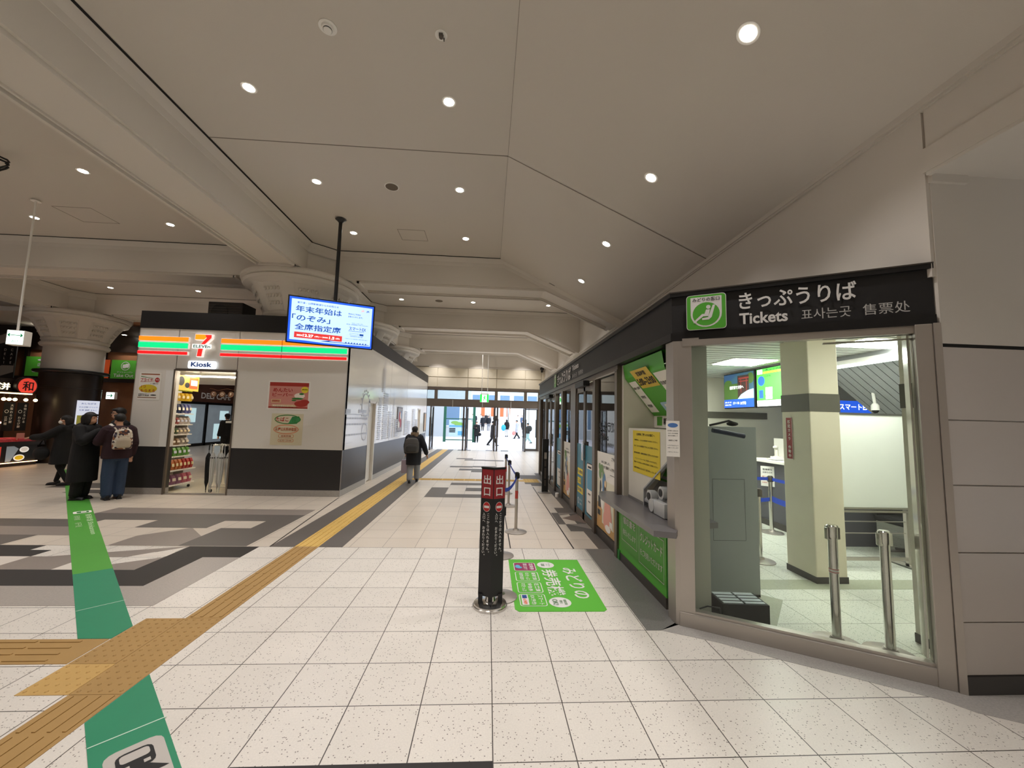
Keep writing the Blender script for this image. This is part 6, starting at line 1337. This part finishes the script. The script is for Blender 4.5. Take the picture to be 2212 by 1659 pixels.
person('person in a long black quilted coat with dark bobbed hair eating with both hands raised', (-7.66, 8.12, 0), r90(-84), 1.655, .011, BLK, BLK, SHOE, hem=.34, flare=.02, style='bob', coat_fat=.035, hood=True, legs='wide', J=dict(elbowL=(-.25, .12, 1.10), wristL=(-.09, .27, 1.30), elbowR=(.25, .12, 1.10), wristR=(.09, .27, 1.30)))
b = MB(); b.ball((-7.32, 8.22, 1.375), (.055, .05, .035)); b.ball((-7.34, 8.22, 1.40), (.035, .035, .035)); tag(b.build('wrapped_snack', K['paper'], None, True), 'white paper wrapped snack held up by the person in the long black coat', 'food')
person('person in a maroon jacket and blue jeans with the back turned, beside the kiosk', (-7.14, 8.18, 0), r90(58), 1.64, .011, MAR, JEAN, SHOE, hem=.78, style='short', coat_fat=.03, hood=False, legs='wide', J=dict(elbowL=(-.26, .06, 1.10), wristL=(-.18, .24, 1.12)), head_turn=.5)
pk = mat('pack_pattern', 'b6a795', .8)
nt = pk.node_tree; vv = nt.nodes.new('ShaderNodeTexVoronoi'); vv.inputs['Scale'].default_value = 26; cr = nt.nodes.new('ShaderNodeValToRGB'); tc = nt.nodes.new('ShaderNodeTexCoord')
for i, (p, c) in enumerate(((0, '3a2f38'), (.3, 'c8bcab'), (.5, '8a5a3e'), (.7, 'd8d0c4'), (.9, '5a5466'))):
    e_ = cr.color_ramp.elements[0] if i == 0 else cr.color_ramp.elements.new(p); e_.position = p; e_.color = lin(c)
cr.color_ramp.interpolation = 'CONSTANT'; nt.links.new(tc.outputs['Object'], vv.inputs['Vector']); nt.links.new(vv.outputs['Color'], cr.inputs[0]); nt.links.new(cr.outputs[0], nt.nodes['Principled BSDF'].inputs['Base Color'])
backpack('patterned beige and brown backpack worn by the person in the maroon jacket', (-6.955, 8.06, 1.16), r90(58), pk, (.15, .09, .20), mat('strap_cream', 'b9ab98', .8))
person('person with glasses and dark hair standing half hidden behind the one in the maroon jacket', (-7.62, 8.72, 0), r90(150), 1.76, .012, BLK, BLK, SHOE, hem=.78, style='short', coat_fat=.02, glasses=True)
person('person in a white face mask and knee length black coat reaching towards the sweets counter', (-9.5, 9.58, 0), r90(112), 1.56, .012, BLK, BLK, SHOE, hem=.50, flare=.03, style='long', mask=True, coat_fat=.04, legs='tights', hood=True, J=dict(elbowL=(-.20, .26, 1.14), wristL=(-.12, .50, 1.12), ankleL=(-.10, -.16, .09), ankleR=(.085, .10, .08)))
t = thing('shoulder_bag', 'dark bag hanging at the side of the masked person', 'bag', (-9.72, 9.35, .75)); b = MB(); b.ball((-9.72, 9.35, .72), (.16, .09, .15)); b.build('pouch', BLK, t, True); b = MB(); b.tube([(-9.82, 9.35, .82), (-9.75, 9.4, 1.05), (-9.63, 9.35, .82)], .012, 6); b.build('strap', BLK, t, True)
person('person in a black hat, scarf and navy coat walking away along the yellow guide path', (-1.93, 10.72, 0), r90(6), 1.47, .011, NVY, GRYT, SHOE, hem=.52, flare=.0, style='short', hat=K['hair'], scarf=SCF, coat_fat=.03, legs='wide', J=dict(elbowR=(.29, -.05, 1.08), wristR=(.37, .0, .84), ankleR=(.11, .16, .10), kneeR=(.10, .10, .47), elbowL=(-.23, .02, 1.07), wristL=(-.23, .12, .86), ankleL=(-.085, -.10, .08)))
backpack('grey drawstring backpack on the person walking away', (-1.955, 10.50, .99), r90(6), mat('pack_grey', '4f4c4a', .8), (.19, .10, .20), mat('pack_dark', '3b3938', .8))
t = thing('paper_bag', 'pale lilac paper bag carried by the person walking away', 'bag', (-2.17, 10.80, .35)); b = MB(); b.box(-2.25, 10.74, .24, -2.10, 10.84, .58, .004); b.build('bag', mat('lilac', 'b7aabb', .6), t); b = MB(); b.tube([(-2.23, 10.79, .58), (-2.17, 10.79, .72), (-2.12, 10.79, .58)], .005, 6); b.build('handle', K['paper'], t, True)
person('person in black clothes and a cap beyond the umbrella rack, seen through the kiosk', (-9.8, 15.6, 0), r90(60), 1.68, .022, BLK, BLK, SHOE, hem=.8, style='short', hat=BLK)

# ---------------------------------------------------------------- outside the doors
tp = tiles('plaza', 'dedae4', .6, .3, 0, 0, '9a97a0', .012, 30, 'a8a4ac', .2, rough=.7, var=.12, blot=.1)
b = MB()
b.poly([(-60, 22.3, -.004), (60, 22.3, -.004), (60, 33, -.1), (-60, 33, -.1)]); b.poly([(-60, 33, -.1), (60, 33, -.1), (60, 44, .6), (-60, 44, .6)]); b.poly([(-60, 44, .6), (60, 44, .6), (60, 130, 2.2), (-60, 130, 2.2)])
struct(b.build('ground', tp))
WB = mat('facade_grey', 'b7bdc2', .8); WW = mat('facade_white', 'dfe3e6', .7); WG = mat('window_blue', '6f8aa8', .2); 
def block(name, label, x0, x1, y, z1, m, win, d=10):
    t = thing(name, label, 'building', ((x0+x1)/2, y, 0)); b = MB(); b.box(x0, y, -.5, x1, y+d, z1); b.build('wall', m, t)
    for (a0, z0, w, h, nx, nz, dx, dz) in win:
        for i in range(nx):
            for j in range(nz):
                x, z = a0+i*dx, z0+j*dz; b = MB(); b.box(x, y-.06, z, x+w, y+.02, z+h); f = b.build('window', WW, t)
                b = MB(); b.box(x+.06*w, y-.08, z+.05*h, x+w*.94, y-.05, z+h*.95); b.build('pane', WG, f)
    return t
block('street_building', 'pale grey building close outside the doors behind the map board', -16, -2.0, 36, 14, WB, ((-14, .9, 1.6, 2.2, 3, 2, 3.4, 3.6), (-3.9, 1.0, 1.4, 2.0, 1, 2, 2, 3.6)))
block('office_building', 'distant office building with rows of blue windows beyond the street', -6, 34, 95, 40, WW, ((-4, 4.5, 2.6, 3.2, 11, 6, 3.3, 4.6),), 12)
b = MB(); b.box(-40, 120, 0, 60, 125, 26); tag(b.build('far_building', WB), 'far pale building closing the end of the street', 'building')
t = thing('map_board', 'green framed street map board outside the glass doors', 'sign board', (-2.6, 31, 0))
for x in (-3.33, -1.08):
    b = MB(); b.box(x-.10, 30.95, -.1, x+.10, 31.1, 2.75); b.build('post', mat('board_green', '1f5a44', .5), t)
for z in (1.66, .04): b = MB(); b.box(-3.25, 30.98, z, -1.1, 31.06, z+.07); b.build('rail', K['board_green'], t)
b = MB(); b.box(-3.0, 30.98, .35, -1.75, 31.05, 1.6); b.build('panel', mat('map_panel', 'b9d3de', .5), t)
pl = Plane((-3.0, 30.97, .35), (1, 0, 0)); art(pl, [('c', .75, .95, .35, .15), ('c', .45, 1.05, .3, .12)], mat('map_green', '86b45a', .6), t, 'map_print', .004); art(pl, [('r', .02, .72, 1.22, .85), ('r', .7, .1, 1.2, .4)], mat('map_blue', '5fa6cc', .6), t, 'map_print', .006); art(pl, [('r', .03, .42, .5, .50), ('r', .03, .54, .5, .62), ('r', .03, .3, .5, .38)], K['ink'], t, 'map_print', .006)
b = MB(); b.box(-1.65, 30.98, .2, -1.15, 31.05, 1.55); b.build('panel', K['paper'], t)
OUT = [('person outside in a long black coat facing the doors with a black bag', -.85, 30.6, 1.62, BLK, BLK, r90(180), .55, dict(elbowR=(.22, .10, 1.08), wristR=(.05, .24, 1.14))),
       ('person in a navy coat and long skirt walking towards the doors beside another', -.55, 42.5, 1.62, NVY, OLV, r90(180), .45, None), ('person in a navy jacket holding the companion close on the street', .05, 42.8, 1.6, NVY, GRYT, r90(175), .75, None),
       ('person in dark clothes crossing just behind the middle door frames', .33, 26.6, 1.66, mat('cloth_char', '2a2526', .8), BLK, r90(-90), .55, dict(ankleL=(-.09, .28, .09), kneeL=(-.09, .16, .46), ankleR=(.09, -.30, .12), kneeR=(.09, -.06, .46))),
       ('person with a bright blue bag and black hair standing outside', 1.75, 37.0, 1.6, BLK, mat('cloth_pale', 'c9c7c6', .8), r90(20), .7, None),
       ('person in a pale grey open coat striding with a pink bag', 2.6, 35.5, 1.65, mat('cloth_light', 'b4b8c4', .8), BLK, r90(100), .55, dict(ankleL=(-.09, .22, .09), ankleR=(.09, -.24, .1))),
       ('person in black behind the one in the pale open coat', 3.3, 37.0, 1.6, BLK, BLK, r90(90), .7, None),
       ('person leaning forward with a black backpack close to the closed glass door', 3.1, 30.6, 1.6, BLK, mat('cloth_mint', '9ab4ae', .8), r90(60), .8, dict(ankleL=(-.09, .25, .09), ankleR=(.09, -.25, .12))),
       ('person in a white coat among the crowd on the street', -.9, 50, 1.65, WW, GRYT, r90(180), .6, None), ('person in dark clothes walking at the far side of the crowd', -1.7, 52, 1.65, NVY, BLK, r90(180), .7, None), ('person in grey in the middle of the crowd', .2, 54, 1.6, GRYT, BLK, r90(180), .7, None),
       ('person in black at the back of the crowd', 1.0, 57, 1.7, BLK, BLK, r90(180), .7, None), ('person in pale clothes near the bollards', 3.6, 48, 1.65, WW, GRYT, r90(180), .6, None), ('person in blue near the bollards', 4.3, 50, 1.6, mat('cloth_blue', '52647e', .8), BLK, r90(170), .7, None), ('person in white in the crowd, beside the map board', -2.2, 56, 1.6, WW, BLK, r90(180), .7, None), ('person in charcoal in the crowd', -.3, 60, 1.7, K['cloth_char'], BLK, r90(180), .7, None)]
def gz(y): return -.004-.096*(y-22.3)/10.7 if y < 33 else (-.1+.7*(y-33)/11 if y < 44 else .6+1.6*(y-44)/86)
for l, x, y, h, c, tr, a, hem, J in OUT: person(l, (x, y, gz(y)), a, h, .024 if y < 45 else .035, c, tr, SHOE, hem=hem, style='bob' if 'hair' in l or 'skirt' in l else 'short', J=J, legs='trousers')
b = MB(); b.ball((-.62, 30.5, .55), (.14, .06, .13)); tag(b.build('handbag', BLK, None, True), 'black handbag carried by the person in the long black coat outside', 'bag')
b = MB(); b.ball((1.45, 36.8, .98), (.22, .12, .30)); tag(b.build('tote_bag', mat('bag_cyan', '2fa6c8', .6), None, True), 'bright blue bag on the shoulder outside', 'bag')
b = MB(); b.ball((2.32, 35.3, .55), (.17, .08, .2)); tag(b.build('tote_bag', mat('bag_pink', 'd98a80', .6), None, True), 'pink bag in the hand of the striding person', 'bag')
b = MB(); b.ball((3.2, 30.4, 1.08), (.2, .15, .24)); tag(b.build('backpack', BLK, None, True), 'black backpack on the person leaning forward', 'backpack')
t = thing('round_street_sign', 'red round street sign on a grey pole outside', 'sign', (3.45, 33.5, 0)); b = MB(); b.tube([(3.45, 33.5, -.2), (3.45, 33.5, 3.2)], .04, 10); b.build('pole', K['steel'], t, True); b = MB(); b.lathe([(.26, -.02), (.26, .02)], (3.45, 33.43, 2.95), 28, 'Y'); b.build('disc', mat('sign_red', 'c8283a', .5), t)
for i, (x, y) in enumerate(((1.2, 52), (1.9, 52), (2.6, 52))):
    b = MB(); b.tube([(x, y, .6), (x, y, 1.6), (x+.5, y, 1.6), (x+.5, y, .6)], .04, 8); b.tube([(x, y, 1.2), (x+.5, y, 1.2)], .03, 8); tag(b.build('street_barrier', K['steel'], None, True), 'grey hoop barrier on the street, %s from the map board' % ('first', 'second', 'third')[i], 'barrier', 'hoop barriers on the street')
for i, (x, y) in enumerate(((-1.2, 64), (.4, 64), (1.9, 66), (3.0, 66))):
    t = thing('street_banner', 'orange banner on a pole along the street, %s from the map board' % ('first', 'second', 'third', 'fourth')[i], 'banner', (x, y, 1), 0, 'orange street banners'); b = MB(); b.tube([(x, y, .9), (x, y, 4.2)], .04, 8); b.build('pole', K['steel'], t, True); b = MB(); b.box(x+.05, y-.01, 2.2, x+.65, y+.01, 4.1); b.build('cloth', mat('banner_orange', 'd8693a', .6), t)
t = thing('street_lamp_post', 'pale thick lamp post leaning slightly among the people outside', 'post', (2.25, 44, .6)); b = MB(); b.tube([(2.35, 44, .6), (2.2, 44, 3.4)], [.16, .12], 14); b.build('pole', K['steel_bright'], t, True); b = MB(); b.box(1.9, 43.8, 3.4, 2.5, 44.2, 3.6, .03); b.build('head', K['steel'], t)
import sys,numpy as np
import OpenImageIO as oiio
b=oiio.ImageBuf('/workdir/render_main.png');a=b.get_pixels(oiio.UINT8)[:,:,:3]
s=a.shape[1]/2212
P={'ceil c':(1200,150),'ceil left':(600,100),'ceil r':(1800,300),'slope':(1600,550),'beam side':(350,220),'soffit':(300,300),'left ceil':(100,300),'wall r up':(1800,450),'wall r low':(2130,1250),'wall r top':(2120,550),'floor c':(800,1500),'floor r':(1500,1500),'floor far':(1000,1130),'floor left':(350,1600),'kiosk front':(540,920),'kiosk side':(780,800),'kiosk side low':(790,940),'wains':(600,1010),'side wains':(830,980),'end panels':(1000,815),'tact':(330,1400),'tactfar':(780,1105),'dark':(380,1220),'sign black':(1900,680),'post':(1468,1000),'pillar':(1800,1000),'pillar left':(1725,1000),'wb':(1900,1000),'int floor':(1700,1330),'olive':(1510,1000),'outside':(1100,965),'outside ground':(1000,960),'greenmat':(1290,1300),'teal':(250,1560),'kiosk band':(450,695)}
for k,(x,y) in P.items():
    X,Y=int(x*s),int(y*s);p=a[Y-2:Y+3,X-2:X+3].reshape(-1,3).mean(0);print(k,p.astype(int),end=' | ')
import numpy as np
f,p,y,r=854.8,.09106,.05787,.02551
def axes():
    cy,sy=np.cos(y),np.sin(y);cp,sp=np.cos(p),np.sin(p);cr,sr=np.cos(r),np.sin(r)
    d=np.array([sy*cp,cy*cp,sp]);a=np.array([cy,-sy,0]);b=np.cross(a,d)
    return cr*a+sr*b,-sr*a+cr*b,d
A,B,D=axes()
H=1.70
def ray(u,v): return A*(u-1106)/f-B*(v-829.5)/f+D
def onz(u,v,z=0):
    w=ray(u,v);t=(z-H)/w[2];q=w*t;return np.round([q[0],q[1],z],3)
def onx(u,v,x):
    w=ray(u,v);t=x/w[0];q=w*t;return np.round([x,q[1],q[2]+H],3)
def ony(u,v,yy):
    w=ray(u,v);t=yy/w[1];q=w*t;return np.round([q[0],yy,q[2]+H],3)
def pr(x,yy,z):
    q=np.array([x,yy,z-H]);k=q@D;return np.round([1106+f*(q@A)/k,829.5-f*(q@B)/k],1)
def onpl(u,v,P,n):
    w=ray(u,v);P=np.array(P,float)-[0,0,H];t=(P@n)/(w@n);q=w*t;return np.round(q+[0,0,H],3)
